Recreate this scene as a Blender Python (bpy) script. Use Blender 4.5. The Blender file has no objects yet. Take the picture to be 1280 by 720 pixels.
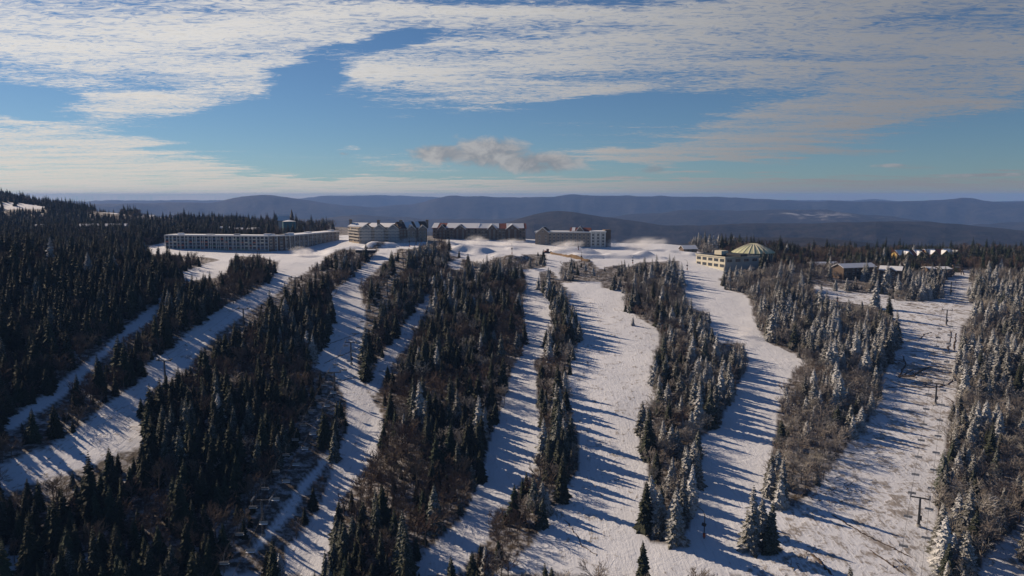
import bpy, math, random
import numpy as np
R = math.radians
random.seed(7)
rng = np.random.default_rng(11)
S = bpy.context.scene
COL = S.collection

# ------------------------------------------------------------------ camera
CAMZ = 130.0                      # camera height; slope foot lies near z = 0
PITCH = R(6.9)
FPX = 949.0                       # focal length in photo pixels (1280 wide)
cd = bpy.data.cameras.new('camera'); cam = bpy.data.objects.new('camera', cd); COL.objects.link(cam)
cam.location = (0, 0, CAMZ); cam.rotation_euler = (R(90) - PITCH, 0, 0)
cd.sensor_width = 36; cd.lens = FPX / 1280 * 36; cd.clip_start = 0.5; cd.clip_end = 120000
S.camera = cam
# ------------------------------------------------------------------ light
SUN_AZ = R(-54)                   # azimuth from +Y, negative = towards -X
SUN_EL = R(26)
sd = bpy.data.lights.new('sun', 'SUN'); sun = bpy.data.objects.new('sun', sd); COL.objects.link(sun)
sd.energy = 5.0; sd.angle = R(0.5); sd.color = (1.0, 0.79, 0.58)
sun.rotation_euler = (R(90) - SUN_EL, 0, -SUN_AZ + math.pi)
sun.location = (-200, 100, 400)
S.view_settings.view_transform = 'Standard'; S.view_settings.look = 'None'
S.view_settings.exposure = 0.2; S.view_settings.gamma = 1.0; S.view_settings.use_curve_mapping = False
S.render.engine = 'CYCLES'
S.cycles.max_bounces = 4; S.cycles.diffuse_bounces = 2; S.cycles.glossy_bounces = 1
S.cycles.transmission_bounces = 1; S.cycles.volume_bounces = 2; S.cycles.transparent_max_bounces = 4
S.cycles.use_denoising = True
S.cycles.volume_max_steps = 128
S.cycles.use_adaptive_sampling = True; S.cycles.adaptive_threshold = 0.015
SUNV = (math.sin(SUN_AZ) * math.cos(SUN_EL), math.cos(SUN_AZ) * math.cos(SUN_EL), math.sin(SUN_EL))

class NT:
    """tiny helper for building node trees"""
    def __init__(self, tree): self.t = tree; self.t.nodes.clear()
    def n(self, typ, ins=None, **kw):
        nd = self.t.nodes.new(typ)
        for k, v in kw.items(): setattr(nd, k, v)
        for k, v in (ins or {}).items():
            s = nd.inputs[k]
            if isinstance(v, bpy.types.NodeSocket): self.t.links.new(v, s)
            else: s.default_value = v
        return nd
    def m(self, op, a, b=0.0, c=None, clamp=False):
        ins = {0: a, 1: b}
        if c is not None: ins[2] = c
        return self.n('ShaderNodeMath', ins, operation=op, use_clamp=clamp).outputs[0]
    def mix(self, f, a, b):
        nd = self.n('ShaderNodeMix', {'Factor': f, 6: a, 7: b}, data_type='RGBA'); return nd.outputs[2]
    def noise(self, vec, scale, detail=4, rough=0.55, dist=0.0):
        return self.n('ShaderNodeTexNoise', {'Vector': vec, 'Scale': scale, 'Detail': detail, 'Roughness': rough, 'Distortion': dist}).outputs[0]
    def step(self, v, a, b, lo=0.0, hi=1.0):
        return self.n('ShaderNodeMapRange', {0: v, 1: a, 2: b, 3: lo, 4: hi}, interpolation_type='SMOOTHSTEP').outputs[0]

# ------------------------------------------------------------------ sky
def px_dir(px, py):
    X = (px - 640) / FPX; Y = (360 - py) / FPX
    d = np.array([X, math.cos(PITCH) + Y * math.sin(PITCH), -math.sin(PITCH) + Y * math.cos(PITCH)])
    return d / np.linalg.norm(d)
def px_azel(px, py):
    d = px_dir(px, py); return math.degrees(math.atan2(d[0], d[1])), math.degrees(math.asin(d[2]))

W = bpy.data.worlds.new('World'); S.world = W; W.use_nodes = True
W.cycles.sampling_method = 'MANUAL'; W.cycles.sample_map_resolution = 512
T = NT(W.node_tree)
sky = T.n('ShaderNodeTexSky', sky_type='NISHITA')
sky.sun_disc = False; sky.sun_elevation = SUN_EL; sky.sun_rotation = SUN_AZ
sky.altitude = 1400; sky.air_density = 1.0; sky.dust_density = 0.3; sky.ozone_density = 1.6
tc = T.n('ShaderNodeTexCoord')
dirv = tc.outputs['Generated']
sep = T.n('ShaderNodeSeparateXYZ', {0: dirv})
x_, y_, z_ = sep.outputs
az = T.m('MULTIPLY', T.m('ARCTAN2', x_, y_), 180 / math.pi)
el = T.m('MULTIPLY', T.m('ARCSINE', z_), 180 / math.pi)
ae = T.n('ShaderNodeCombineXYZ', {0: az, 1: el, 2: 0.0}).outputs[0]
zz = T.m('ADD', T.m('MAXIMUM', z_, 0.0), 0.045)
P = T.n('ShaderNodeCombineXYZ', {0: T.m('DIVIDE', x_, zz), 1: T.m('DIVIDE', y_, zz), 2: 0.0}).outputs[0]
# ragged edges: the layout field is looked up at a wobbled direction
wob = T.n('ShaderNodeTexNoise', {'Vector': P, 'Scale': 0.9, 'Detail': 5.0, 'Roughness': 0.6})
wv = T.n('ShaderNodeVectorMath', {0: wob.outputs['Color'], 1: (0.5, 0.5, 0.5)}, operation='SUBTRACT').outputs[0]
wv = T.n('ShaderNodeVectorMath', {0: wv, 1: (9.0, 3.0, 0.0)}, operation='MULTIPLY').outputs[0]
aw = T.n('ShaderNodeVectorMath', {0: ae, 1: wv}, operation='ADD').outputs[0]
# banks of cloud and blue gaps: photo px centre, radii in px, tilt in degrees, weight
CLOUDS = [(190, 45, 330, 85, 0, 1.0), (300, 10, 420, 40, 0, .8), (170, 138, 150, 24, 0, .75), (60, 182, 230, 30, -3, .95),
          (170, 215, 330, 22, -5, .75), (60, 232, 420, 22, 0, .8), (590, 92, 230, 42, -6, .95), (800, 55, 430, 65, 5, .9),
          (1080, 45, 420, 75, 4, .85), (1010, 146, 260, 30, 7, .85), (1200, 110, 240, 50, 8, .7), 
          (900, 190, 280, 17, 2, .85), (900, 234, 800, 15, 0, .8), (800, 244, 1200, 14, 0, 1.0), (1200, 215, 220, 7, 0, .5), (470, 238, 300, 13, 0, .7),
          (490, 146, 45, 6, 8, .5), (440, 190, 26, 6, 4, .5), (500, 208, 80, 12, 0, .35), (820, 212, 40, 8, 0, .5), (560, 22, 200, 30, 0, .55)]
GAPS = [(445, 62, 120, 26, 14, 1.0), (375, 100, 60, 30, 20, .8), (350, 145, 110, 26, 10, .7), (560, 45, 110, 16, 6, .6), (470, 165, 250, 26, 0, .55), (30, 128, 80, 26, 0, .7),
        (860, 92, 190, 18, 5, .42), (780, 134, 140, 20, 0, .7), (1180, 176, 200, 12, 0, .4), (1010, 212, 300, 10, 0, .4),
        (620, 60, 120, 16, 8, .35), (1000, 20, 300, 16, 6, .25)]
field = None
for lst, sg in ((CLOUDS, 1.0), (GAPS, -1.0)):
    for cx, cy, rx, ry, rot, w in lst:
        a0, e0 = px_azel(cx, cy); a1, _ = px_azel(cx + 10, cy); _, e1 = px_azel(cx, cy - 10)
        kx = abs(a1 - a0) / 10; ky = abs(e1 - e0) / 10
        mp = T.n('ShaderNodeMapping', {'Vector': aw, 'Location': (a0, e0, 0), 'Rotation': (0, 0, R(rot)), 'Scale': (rx * kx, ry * ky, 1)}, vector_type='TEXTURE')
        ln = T.n('ShaderNodeVectorMath', {0: mp.outputs[0]}, operation='LENGTH').outputs['Value']
        c = T.step(ln, 0.35, 1.25, w * sg, 0.0)
        field = c if field is None else T.m('ADD', field, c)
# out of view the broken cloud is thinned, to make the ambient light bluer
side = T.m('MAXIMUM', T.step(T.m('ABSOLUTE', az), 36.0, 52.0), T.step(el, 16.0, 27.0))
field = T.m('ADD', T.m('MULTIPLY', T.m('MINIMUM', T.m('MAXIMUM', field, -.35), .80), T.m('SUBTRACT', 1.0, side)), T.m('MULTIPLY', side, 0.05))
Ps = T.n('ShaderNodeMapping', {'Vector': P, 'Rotation': (0, 0, R(24)), 'Scale': (.55, 1.5, 1)}).outputs[0]
nA = T.noise(Ps, 1.3, 7, .62, .5)
nB = T.noise(T.n('ShaderNodeMapping', {'Vector': P, 'Rotation': (0, 0, R(30)), 'Scale': (.8, 1.5, 1)}).outputs[0], 12.0, 5, .68, 1.4)
nz = T.m('ADD', T.m('MULTIPLY', T.m('SUBTRACT', nA, .5), 1.9), T.m('MULTIPLY', T.m('SUBTRACT', nB, .5), 2.0))
dens = T.m('ADD', field, nz)
alpha = T.step(dens, 0.20, 1.05, 0.0, 0.95)
dots = T.n('ShaderNodeVectorMath', {0: dirv, 1: SUNV}, operation='DOT_PRODUCT').outputs['Value']
warm = T.step(dots, 0.15, 0.95)
thick = T.step(T.m('ADD', dens, T.m('MULTIPLY', T.m('SUBTRACT', nA, .5), -1.2)), 0.75, 1.7)
c_lit = T.mix(warm, (2.7, 2.8, 3.05, 1), (8.2, 7.9, 7.5, 1))
c_sh = T.mix(warm, (1.9, 2.05, 2.35, 1), (4.9, 4.8, 4.7, 1))
ccol = T.mix(thick, c_lit, c_sh)
ccol = T.n('ShaderNodeMix', {'Factor': T.step(el, 10.0, 0.0), 6: ccol, 7: (.96, .90, .84, 1)}, data_type='RGBA', blend_type='MULTIPLY').outputs[2]
skyc = T.n('ShaderNodeMix', {'Factor': 1.0, 6: sky.outputs[0], 7: (.34, .465, .61, 1)}, data_type='RGBA', blend_type='MULTIPLY').outputs[2]
mixc = T.mix(alpha, skyc, ccol)
# a few low cumulus, greyer than the high sheet
f2 = None
n5 = T.noise(T.n('ShaderNodeMapping', {'Vector': ae, 'Scale': (1, 1.7, 1)}).outputs[0], .42, 6, .62, .4)
for cx, cy, rx, ry, w in [(612, 192, 80, 28, 1.0), (670, 204, 85, 20, 1.0), (555, 192, 62, 17, 1.0), (500, 208, 70, 14, .5), (818, 212, 32, 8, .8), (1115, 207, 34, 3.5, .8), (1235, 219, 90, 4, .8), (430, 192, 16, 4, .7), (775, 222, 60, 4, .6)]:
    a0, e0 = px_azel(cx, cy); a1, _ = px_azel(cx + 10, cy); _, e1 = px_azel(cx, cy - 10)
    mp = T.n('ShaderNodeMapping', {'Vector': ae, 'Location': (a0, e0, 0), 'Scale': (rx * abs(a1 - a0) / 10, ry * abs(e1 - e0) / 10, 1)}, vector_type='TEXTURE')
    c = T.step(T.n('ShaderNodeVectorMath', {0: mp.outputs[0]}, operation='LENGTH').outputs['Value'], .2, 1.3, w, 0.0)
    f2 = c if f2 is None else T.m('MAXIMUM', f2, c)
al2 = T.step(T.m('ADD', f2, T.m('MULTIPLY', T.m('SUBTRACT', n5, .5), 1.9)), .38, .95, 0, .85)
cum = T.mix(T.step(n5, .38, .62), T.mix(warm, (1.9, 1.95, 2.2, 1), (3.1, 3.0, 3.1, 1)), T.mix(warm, (3.2, 3.25, 3.4, 1), (5.6, 5.2, 4.9, 1)))
mixc = T.mix(al2, mixc, cum)
bg = T.n('ShaderNodeBackground', {'Color': mixc, 'Strength': 0.085})
T.n('ShaderNodeOutputWorld', {0: bg.outputs[0]})

# ------------------------------------------------------------------ terrain
def _hash(ix, iy, s):
    h = np.sin(ix * 127.1 + iy * 311.7 + s * 74.7) * 43758.5453
    return h - np.floor(h)
def vnoise(x, y, s=0):
    ix = np.floor(x); iy = np.floor(y); fx = x - ix; fy = y - iy
    fx = fx * fx * (3 - 2 * fx); fy = fy * fy * (3 - 2 * fy)
    a = _hash(ix, iy, s); b = _hash(ix + 1, iy, s); c = _hash(ix, iy + 1, s); d = _hash(ix + 1, iy + 1, s)
    return (a + (b - a) * fx) * (1 - fy) + (c + (d - c) * fx) * fy
def fbm(x, y, s=0, o=4):
    v = 0; a = .5; t = 0
    for k in range(o):
        v = v + a * vnoise(x * 2 ** k, y * 2 ** k, s + k); t += a; a *= .5
    return v / t - .5
def sstep(a, b, x):
    t = np.clip((x - a) / (b - a), 0, 1); return t * t * (3 - 2 * t)
CU = [-1.2, -.67, -.40, -.27, -.20, -.1, 0, .07, .13, .2, .28, .36, .48, .6, .8, 1.2]
CZ = [-40, -41, -46, -47, -44, -42.5, -44, -47, -49, -50, -56, -60, -63, -63, -64, -66]
def Hrel(x, y):
    x = np.asarray(x, float); y = np.asarray(y, float)
    yy = np.maximum(y, 120)
    u = np.clip(x / yy, -1.2, 1.2)
    zs = -108 + .119 * (y - 205)
    zc = np.interp(u, CU, CZ)
    k = 5.0
    z = -k * np.log(np.exp(np.clip(-zs / k, -60, 60)) + np.exp(-zc / k))     # slope rolls over into the plateau
    yd = np.interp(u, [-.7, -.3, -.2, -.14, .1, .25, .45, .7], [1250, 1180, 1020, 830, 800, 800, 800, 820])
    t = np.maximum(y - yd, 0)
    z = z - .32 * (np.sqrt(t * t + 60 ** 2) - 60)
    r2 = ((x + 1350) / 700) ** 2 + ((y - 1850) / 600) ** 2
    hill = np.exp(-r2)
    z = z + hill * 192 * sstep(850, 1500, y)
    fl = np.maximum(-x - 60, 0); z = z + .15 * np.minimum(fl, 330) * sstep(700, 430, y) * sstep(60, 260, y)
    z = z + 3.2 * fbm(x / 90, y / 90, 3) * sstep(0, 300, y) * sstep(900, 700, y) + .9 * fbm(x / 22, y / 22, 9, 3)
    z = z + 5.0 * np.maximum(fbm(x / 30, y / 22, 61, 2) - .06, 0) * sstep(-250, -150, x) * sstep(330, 230, x) * sstep(600, 660, y) * sstep(760, 720, y) * 4
    z = z + 14 * fbm(x / 260, y / 260, 5) * sstep(850, 1100, y)
    return z
def H(x, y): return Hrel(x, y) + CAMZ
def proj(x, y, z):
    zr = z - CAMZ
    dep = y * math.cos(PITCH) - zr * math.sin(PITCH); v = y * math.sin(PITCH) + zr * math.cos(PITCH)
    return 640 + FPX * x / dep, 360 - FPX * v / dep
def ground(px, py):
    """the ground point seen at a photo pixel"""
    d = px_dir(px, py); t = np.arange(120, 2600, 1.0)
    zr = d[2] * t; h = Hrel(d[0] * t, d[1] * t)
    i = int(np.argmax(zr < h)); return np.array([d[0] * t[i], d[1] * t[i], h[i] + CAMZ])
def at(px, y):
    """ground point under image column px at world depth y"""
    x = (px - 640) / FPX * y
    for _ in range(4):
        z = float(Hrel(x, y)); x = (px - 640) / FPX * (y * math.cos(PITCH) - z * math.sin(PITCH))
    return np.array([x, y, float(H(x, y))])

# ------------------------------------------------------------------ runs (outlines read off the photo, used on the ground)
RUNS = {
 'narrow shaded run': [[(0,530),(25,513),(62,488),(100,459),(127,438),(155,410),(188,384),(200,372),(206,372),(188,402),(160,420),(120,455),(92,485),(72,502),(37,522),(17,536),(0,542)]],
 'broad blue-shaded run': [[(352,318),(362,320),(372,340),(348,366),(325,380),(300,398),(272,416),(250,440),(236,460),(212,474),(192,487),(176,507),(178,538),(192,555),(155,565),(100,586),(60,600),(20,612),(0,612),(0,580),(55,560),(95,538),(135,503),(175,476),(185,454),(220,431),(250,401),(285,381),(320,363),(340,350)]],
 'lodge lawn': [[(186,308),(207,303),(336,308),(362,307),(424,294),(440,294),(452,297),(485,299),(484,306),(470,314),(440,312),(425,312),(412,318),(397,332),(380,342),(366,350),(350,345),(352,330),(330,322),(300,320),(280,326),(262,322),(186,317)], [(262,328),(290,322),(288,336),(270,347),(228,352),(222,342),(240,336)]],
 'winding run': [[(479,299),(500,309),(490,320),(474,334),(462,346),(450,362),(457,392),(456,435),(448,444),(448,465),(461,492),(478,520),(478,540),(470,567),(457,582),(442,605),(427,622),(422,645),(415,670),(410,695),(406,720),(353,720),(356,700),(356,687),(380,663),(400,630),(410,603),(420,571),(433,540),(435,507),(425,485),(420,471),(390,458),(407,430),(417,390),(412,367),(436,350),(454,332),(470,317)]],
 'chairlift clearing': [[(538,362),(520,385),(507,405),(487,430),(471,455),(457,480),(466,497),(478,482),(490,456),(502,440),(516,425),(524,402),(537,380)], [(316,682),(345,649),(365,619),(395,583),(410,564),(417,570),(397,597),(377,622),(367,642),(340,670),(318,692)]],
 'curving shaded run': [[(640,318),(652,322),(657,340),(657,355),(652,385),(656,410),(651,440),(641,459),(626,510),(616,540),(600,595),(580,647),(560,662),(532,690),(508,720),(570,720),(594,690),(609,675),(619,640),(640,628),(647,606),(665,594),(675,565),(678,540),(670,500),(669,452),(681,440),(688,405),(690,380),(700,372),(700,330)]],
 'wide sunlit run': [[(690,345),(706,356),(712,380),(724,405),(724,427),(713,455),(711,485),(711,515),(723,540),(723,585),(712,605),(692,637),(675,667),(655,690),(640,697),(618,720),(870,720),(850,705),(833,692),(812,676),(802,660),(806,612),(811,580),(799,556),(799,520),(818,500),(813,460),(826,420),(820,410),(800,398),(782,382),(779,365),(779,345)]],
 'domed hall run': [[(846,330),(850,351),(862,384),(884,395),(889,418),(900,428),(932,430),(934,460),(918,490),(902,522),(888,538),(874,550),(875,577),(866,627),(861,660),(847,682),(835,692),(870,706),(880,720),(1000,720),(1000,640),(985,637),(967,637),(959,610),(969,540),(974,507),(984,480),(991,465),(1008,452),(994,443),(960,428),(950,415),(941,392),(937,375),(929,367),(906,362),(899,348),(880,335)]],
 'chairlift run': [[(1122,376),(1150,377),(1182,371),(1180,345),(1182,339),(1216,337),(1216,355),(1208,372),(1220,384),(1201,410),(1196,455),(1193,500),(1187,532),(1180,545),(1177,590),(1172,622),(1167,665),(1171,720),(930,720),(975,665),(985,637),(1005,626),(1042,583),(1070,543),(1082,535),(1100,502),(1107,465),(1124,422),(1120,402),(1105,388),(1087,382),(1040,375),(1010,362),(1020,357),(1109,369)], [(1220,722),(1230,700),(1250,680),(1282,652),(1282,722)]],
 'hill clearing': [[(0,253),(30,254),(58,258),(55,262),(0,261)], [(108,258),(130,257),(156,264),(150,268),(125,265)], [(176,266),(222,266),(222,270),(176,270)]],
 'plateau snow': [[(424,294),(760,298),(850,305),(880,318),(905,330),(905,348),(880,345),(850,352),(780,372),(700,372),(657,350),(652,322),(640,318),(620,322),(604,330),(588,326),(560,318),(545,322),(520,312),(500,311),(484,306)], [(560,330),(575,322),(577,336),(566,338)]],
}
CLUMPS = [[(648,338),(652,318),(682,318),(684,334)], [(673,362),(676,340),(690,338),(708,362),(708,380),(692,378)], [(700,354),(703,328),(735,324),(752,338),(752,352),(725,352)],
          [(750,360),(754,334),(782,330),(782,362)], [(779,385),(781,336),(800,328),(848,326),(850,351),(862,384),(884,392),(888,418),(870,420),(840,412),(820,408),(800,394)],
          [(500,316),(545,321),(560,318),(560,296),(535,292),(532,306)], [(1020,345),(1016,322),(1060,330),(1120,335),(1120,368),(1060,366)],
          [(1120,376),(1122,352),(1150,345),(1182,350),(1182,370),(1150,377)], [(452,325),(440,345),(455,330),(480,306),(478,298),(466,305)]]
def inpoly(px, py, poly):
    p = np.array(poly, float); x0, y0 = p[:, 0], p[:, 1]; x1, y1 = np.roll(x0, -1), np.roll(y0, -1)
    c = np.zeros(px.shape, bool)
    for a, b, e, f in zip(x0, y0, x1, y1):
        if b == f: continue
        c ^= ((b > py) != (f > py)) & (px < (e - a) * (py - b) / (f - b) + a)
    return c
RUN_NAMES = list(RUNS)
def run_id(px, py):
    """index of the open run at a pixel, -1 in the woods"""
    px = np.asarray(px, float); py = np.asarray(py, float)
    r = np.full(px.shape, -1)
    for i, nme in enumerate(RUN_NAMES):
        for poly in RUNS[nme]: r[inpoly(px, py, poly)] = i
    for poly in CLUMPS: r[inpoly(px, py, poly)] = -1
    return r

# ------------------------------------------------------------------ materials
def rgba(c): return (c[0], c[1], c[2], 1.0)
MATS = {}
def plain(name, col, rough=.7, metal=0.0, var=.12, scale=3.0, spec=.3):
    if name in MATS: return MATS[name]
    m = bpy.data.materials.new(name); m.use_nodes = True; t = NT(m.node_tree)
    tc = t.n('ShaderNodeTexCoord'); nz = t.noise(tc.outputs['Object'], scale, 4)
    c = t.mix(nz, rgba([v * (1 - var) for v in col]), rgba([min(v * (1 + var), .95) for v in col]))
    b = t.n('ShaderNodeBsdfPrincipled', {'Base Color': c, 'Roughness': rough, 'Metallic': metal, 'Specular IOR Level': spec})
    t.n('ShaderNodeOutputMaterial', {0: b.outputs[0]}); MATS[name] = m; return m

def ground_mat():
    m = bpy.data.materials.new('snow_ground'); m.use_nodes = True; t = NT(m.node_tree)
    geo = t.n('ShaderNodeNewGeometry'); pos = geo.outputs['Position']
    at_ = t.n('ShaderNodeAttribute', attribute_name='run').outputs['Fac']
    dirt_a = t.n('ShaderNodeAttribute', attribute_name='dirt').outputs['Fac']
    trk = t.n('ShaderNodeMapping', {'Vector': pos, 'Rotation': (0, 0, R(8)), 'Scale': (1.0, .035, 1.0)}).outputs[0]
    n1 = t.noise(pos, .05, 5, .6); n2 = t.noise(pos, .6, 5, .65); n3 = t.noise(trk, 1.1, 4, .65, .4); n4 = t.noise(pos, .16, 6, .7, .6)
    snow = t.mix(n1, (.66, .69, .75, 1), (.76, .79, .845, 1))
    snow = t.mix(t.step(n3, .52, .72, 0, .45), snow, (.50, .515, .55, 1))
    # stubble and earth showing through thin snow
    d = t.m('ADD', t.m('MULTIPLY', n4, .55), t.m('ADD', t.m('MULTIPLY', n2, .28), t.m('MULTIPLY', n3, .22)))
    dm = t.step(t.m('ADD', d, dirt_a), .605, .70)
    earth = t.mix(n2, (.10, .075, .05, 1), (.25, .195, .13, 1))
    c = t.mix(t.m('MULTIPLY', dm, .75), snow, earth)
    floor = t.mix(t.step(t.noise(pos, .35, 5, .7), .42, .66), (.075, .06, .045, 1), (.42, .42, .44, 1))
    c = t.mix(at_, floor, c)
    bmp = t.n('ShaderNodeBump', {'Strength': .42, 'Distance': 1.0, 'Height': t.m('ADD', t.m('MULTIPLY', n3, .45), t.m('ADD', t.m('MULTIPLY', n2, .35), t.m('MULTIPLY', n4, 1.2)))})
    b = t.n('ShaderNodeBsdfPrincipled', {'Base Color': c, 'Roughness': .75, 'Specular IOR Level': .2, 'Normal': bmp.outputs[0]})
    t.n('ShaderNodeOutputMaterial', {0: b.outputs[0]}); return m

def foliage_mat(name, ca, cb, snow_amt, snowcol=(.72, .73, .76)):
    m = bpy.data.materials.new(name); m.use_nodes = True; t = NT(m.node_tree)
    tc = t.n('ShaderNodeTexCoord'); geo = t.n('ShaderNodeNewGeometry'); oi = t.n('ShaderNodeObjectInfo')
    n = t.noise(tc.outputs['Object'], .9, 4, .6)
    c = t.mix(n, rgba(ca), rgba(cb))
    c = t.n('ShaderNodeHueSaturation', {'Hue': t.m('MULTIPLY_ADD', oi.outputs['Random'], .05, .475), 'Value': t.m('MULTIPLY_ADD', oi.outputs['Random'], .6, .7), 'Color': c}).outputs[0]
    nzv = t.m('ABSOLUTE', t.n('ShaderNodeSeparateXYZ', {0: geo.outputs['Normal']}).outputs[2])
    ns = t.noise(tc.outputs['Object'], 5.0, 3, .6)
    a = t.m('ADD', t.m('MULTIPLY', nzv, .55), t.m('ADD', t.m('MULTIPLY', ns, .6), t.m('MULTIPLY', oi.outputs['Random'], .14)))
    f = t.step(a, 1.02 - snow_amt, 1.24 - snow_amt, 0, .82)
    c = t.mix(f, c, rgba(snowcol))
    b = t.n('ShaderNodeBsdfPrincipled', {'Base Color': c, 'Roughness': .85, 'Specular IOR Level': .12})
    t.n('ShaderNodeOutputMaterial', {0: b.outputs[0]}); return m

def hills_mat():
    m = bpy.data.materials.new('far_wooded_hills'); m.use_nodes = True; t = NT(m.node_tree)
    pos = t.n('ShaderNodeNewGeometry').outputs['Position']
    n1 = t.noise(pos, .0016, 7, .6); n2 = t.noise(pos, .012, 6, .7); n3 = t.noise(pos, .0005, 5, .6, .5)
    c = t.mix(t.step(n2, .3, .7), (.006, .008, .010, 1), (.036, .031, .030, 1))
    c = t.mix(t.step(n1, .55, .75), c, (.055, .05, .047, 1))
    c = t.mix(t.m('MULTIPLY', t.step(n3, .60, .70), t.step(n2, .45, .6)), c, (.36, .36, .37, 1))
    bmp = t.n('ShaderNodeBump', {'Strength': .8, 'Distance': 25.0, 'Height': n2})
    b = t.n('ShaderNodeBsdfPrincipled', {'Base Color': c, 'Roughness': .9, 'Specular IOR Level': .1, 'Normal': bmp.outputs[0]})
    t.n('ShaderNodeOutputMaterial', {0: b.outputs[0]}); return m

# ------------------------------------------------------------------ mesh helpers
def mesh(name, verts, faces, mats, mi=None, smooth=False):
    me = bpy.data.meshes.new(name); me.from_pydata([tuple(v) for v in verts], [], faces)
    for m in (mats if isinstance(mats, (list, tuple)) else [mats]): me.materials.append(m)
    if mi is not None: me.polygons.foreach_set('material_index', mi)
    if smooth: me.polygons.foreach_set('use_smooth', [True] * len(me.polygons))
    me.update(); return me
def obj(name, me, parent=None, loc=None, rz=0.0):
    o = bpy.data.objects.new(name, me); COL.objects.link(o)
    if parent: o.parent = parent
    if loc is not None: o.location = loc
    if rz: o.rotation_euler = (0, 0, rz)
    return o
def tag(o, label, cat, group=None):
    o['label'] = label; o['category'] = cat
    if group: o['group'] = group
    return o
def thing(name, label, cat, loc, rz=0.0, group=None):
    return tag(obj(name, None, None, loc, rz), label, cat, group)
class MB:
    def __init__(s): s.v = []; s.f = []; s.mi = []
    def add(s, v, f, mi=0):
        b = len(s.v); s.v += [tuple(p) for p in v]; s.f += [tuple(b + i for i in q) for q in f]; s.mi += [mi] * len(f)
    def box(s, x0, x1, y0, y1, z0, z1, mi=0):
        s.add([(x0,y0,z0),(x1,y0,z0),(x1,y1,z0),(x0,y1,z0),(x0,y0,z1),(x1,y0,z1),(x1,y1,z1),(x0,y1,z1)],
              [(0,3,2,1),(4,5,6,7),(0,1,5,4),(1,2,6,5),(2,3,7,6),(3,0,4,7)], mi)
    def tube(s, pts, rad, n=6, mi=0):
        pts = [np.array(p, float) for p in pts]
        rad = rad if isinstance(rad, (list, tuple)) else [rad] * len(pts)
        V = []; F = []
        for i, p in enumerate(pts):
            d = pts[min(i + 1, len(pts) - 1)] - pts[max(i - 1, 0)]; d = d / (np.linalg.norm(d) + 1e-9)
            a = np.array([1, 0, 0]) if abs(d[0]) < .8 else np.array([0, 1, 0])
            u = np.cross(d, a); u /= np.linalg.norm(u); w = np.cross(d, u)
            for k in range(n):
                t = 2 * math.pi * k / n; V.append(p + rad[i] * (math.cos(t) * u + math.sin(t) * w))
        for i in range(len(pts) - 1):
            for k in range(n):
                F.append((i * n + k, i * n + (k + 1) % n, (i + 1) * n + (k + 1) % n, (i + 1) * n + k))
        F.append(tuple(range(n - 1, -1, -1))); F.append(tuple((len(pts) - 1) * n + k for k in range(n)))
        s.add(V, F, mi)
    def slab(s, q, th, mi=0):
        q = [np.array(p, float) for p in q]; nrm = np.cross(q[1] - q[0], q[2] - q[0]); nrm /= np.linalg.norm(nrm)
        n = len(q); s.add(q + [p + nrm * th for p in q],
              [tuple(range(n - 1, -1, -1)), tuple(range(n, 2 * n))] + [(i, (i + 1) % n, n + (i + 1) % n, n + i) for i in range(n)], mi)
    def done(s, name, mats, parent=None, loc=None, rz=0.0, smooth=False):
        return obj(name, mesh(name, s.v, s.f, mats, s.mi, smooth), parent, loc, rz)

# ------------------------------------------------------------------ ground sheet
def polar(azs, ds, zf):
    A, D = np.meshgrid(azs, ds); X = D * np.sin(A); Y = D * np.cos(A); Z = zf(X, Y, A, D)
    nA, nD = len(azs), len(ds)
    V = np.stack([X, Y, Z], -1).reshape(-1, 3)
    i, j = np.meshgrid(np.arange(nD - 1), np.arange(nA - 1), indexing='ij'); a = (i * nA + j).ravel()
    return V, np.stack([a, a + 1, a + nA + 1, a + nA], -1)[:, ::-1]
def fast_mesh(name, V, Q, mat):
    me = bpy.data.meshes.new(name); me.vertices.add(len(V)); me.vertices.foreach_set('co', V.ravel())
    me.loops.add(Q.size); me.loops.foreach_set('vertex_index', Q.ravel()); me.polygons.add(len(Q))
    me.polygons.foreach_set('loop_start', np.arange(0, Q.size, 4)); me.update(calc_edges=True)
    me.polygons.foreach_set('use_smooth', np.ones(len(Q), bool)); me.materials.append(mat); return me
azs = np.radians(np.concatenate([np.arange(-75, -40, 2.5), np.arange(-40, 40, .22), np.arange(40, 76, 2.5)]))
ds = np.concatenate([np.arange(20, 180, 10), np.arange(180, 900, 2.2), np.geomspace(900, 3600, 120)])
V, Q = polar(azs, ds, lambda X, Y, A, D: H(X, Y))
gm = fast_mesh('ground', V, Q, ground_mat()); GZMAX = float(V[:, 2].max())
gpx, gpy = proj(V[:, 0], V[:, 1], V[:, 2])
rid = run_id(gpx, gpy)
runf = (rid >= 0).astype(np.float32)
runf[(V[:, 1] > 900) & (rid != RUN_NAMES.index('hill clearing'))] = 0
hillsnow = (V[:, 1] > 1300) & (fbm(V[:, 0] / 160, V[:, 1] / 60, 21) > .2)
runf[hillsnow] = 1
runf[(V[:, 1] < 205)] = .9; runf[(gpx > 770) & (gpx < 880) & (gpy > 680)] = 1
dirt = np.zeros(len(V), np.float32)
def wear(name, amt, sel=None):
    k = rid == RUN_NAMES.index(name)
    dirt[k] = amt
wear('chairlift run', .10); wear('wide sunlit run', .055); wear('domed hall run', .0); wear('broad blue-shaded run', .05); wear('winding run', .035)
wear('plateau snow', -.08); wear('chairlift clearing', .06); wear('lodge lawn', .0); wear('curving shaded run', .0)
dirt[(gpx > 1120) & (gpx < 1200) & (gpy > 455) & (gpy < 485) & (rid >= 0)] += .05
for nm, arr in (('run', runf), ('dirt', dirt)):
    a = gm.attributes.new(nm, 'FLOAT', 'POINT'); a.data.foreach_set('value', arr.astype(np.float32))
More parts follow.
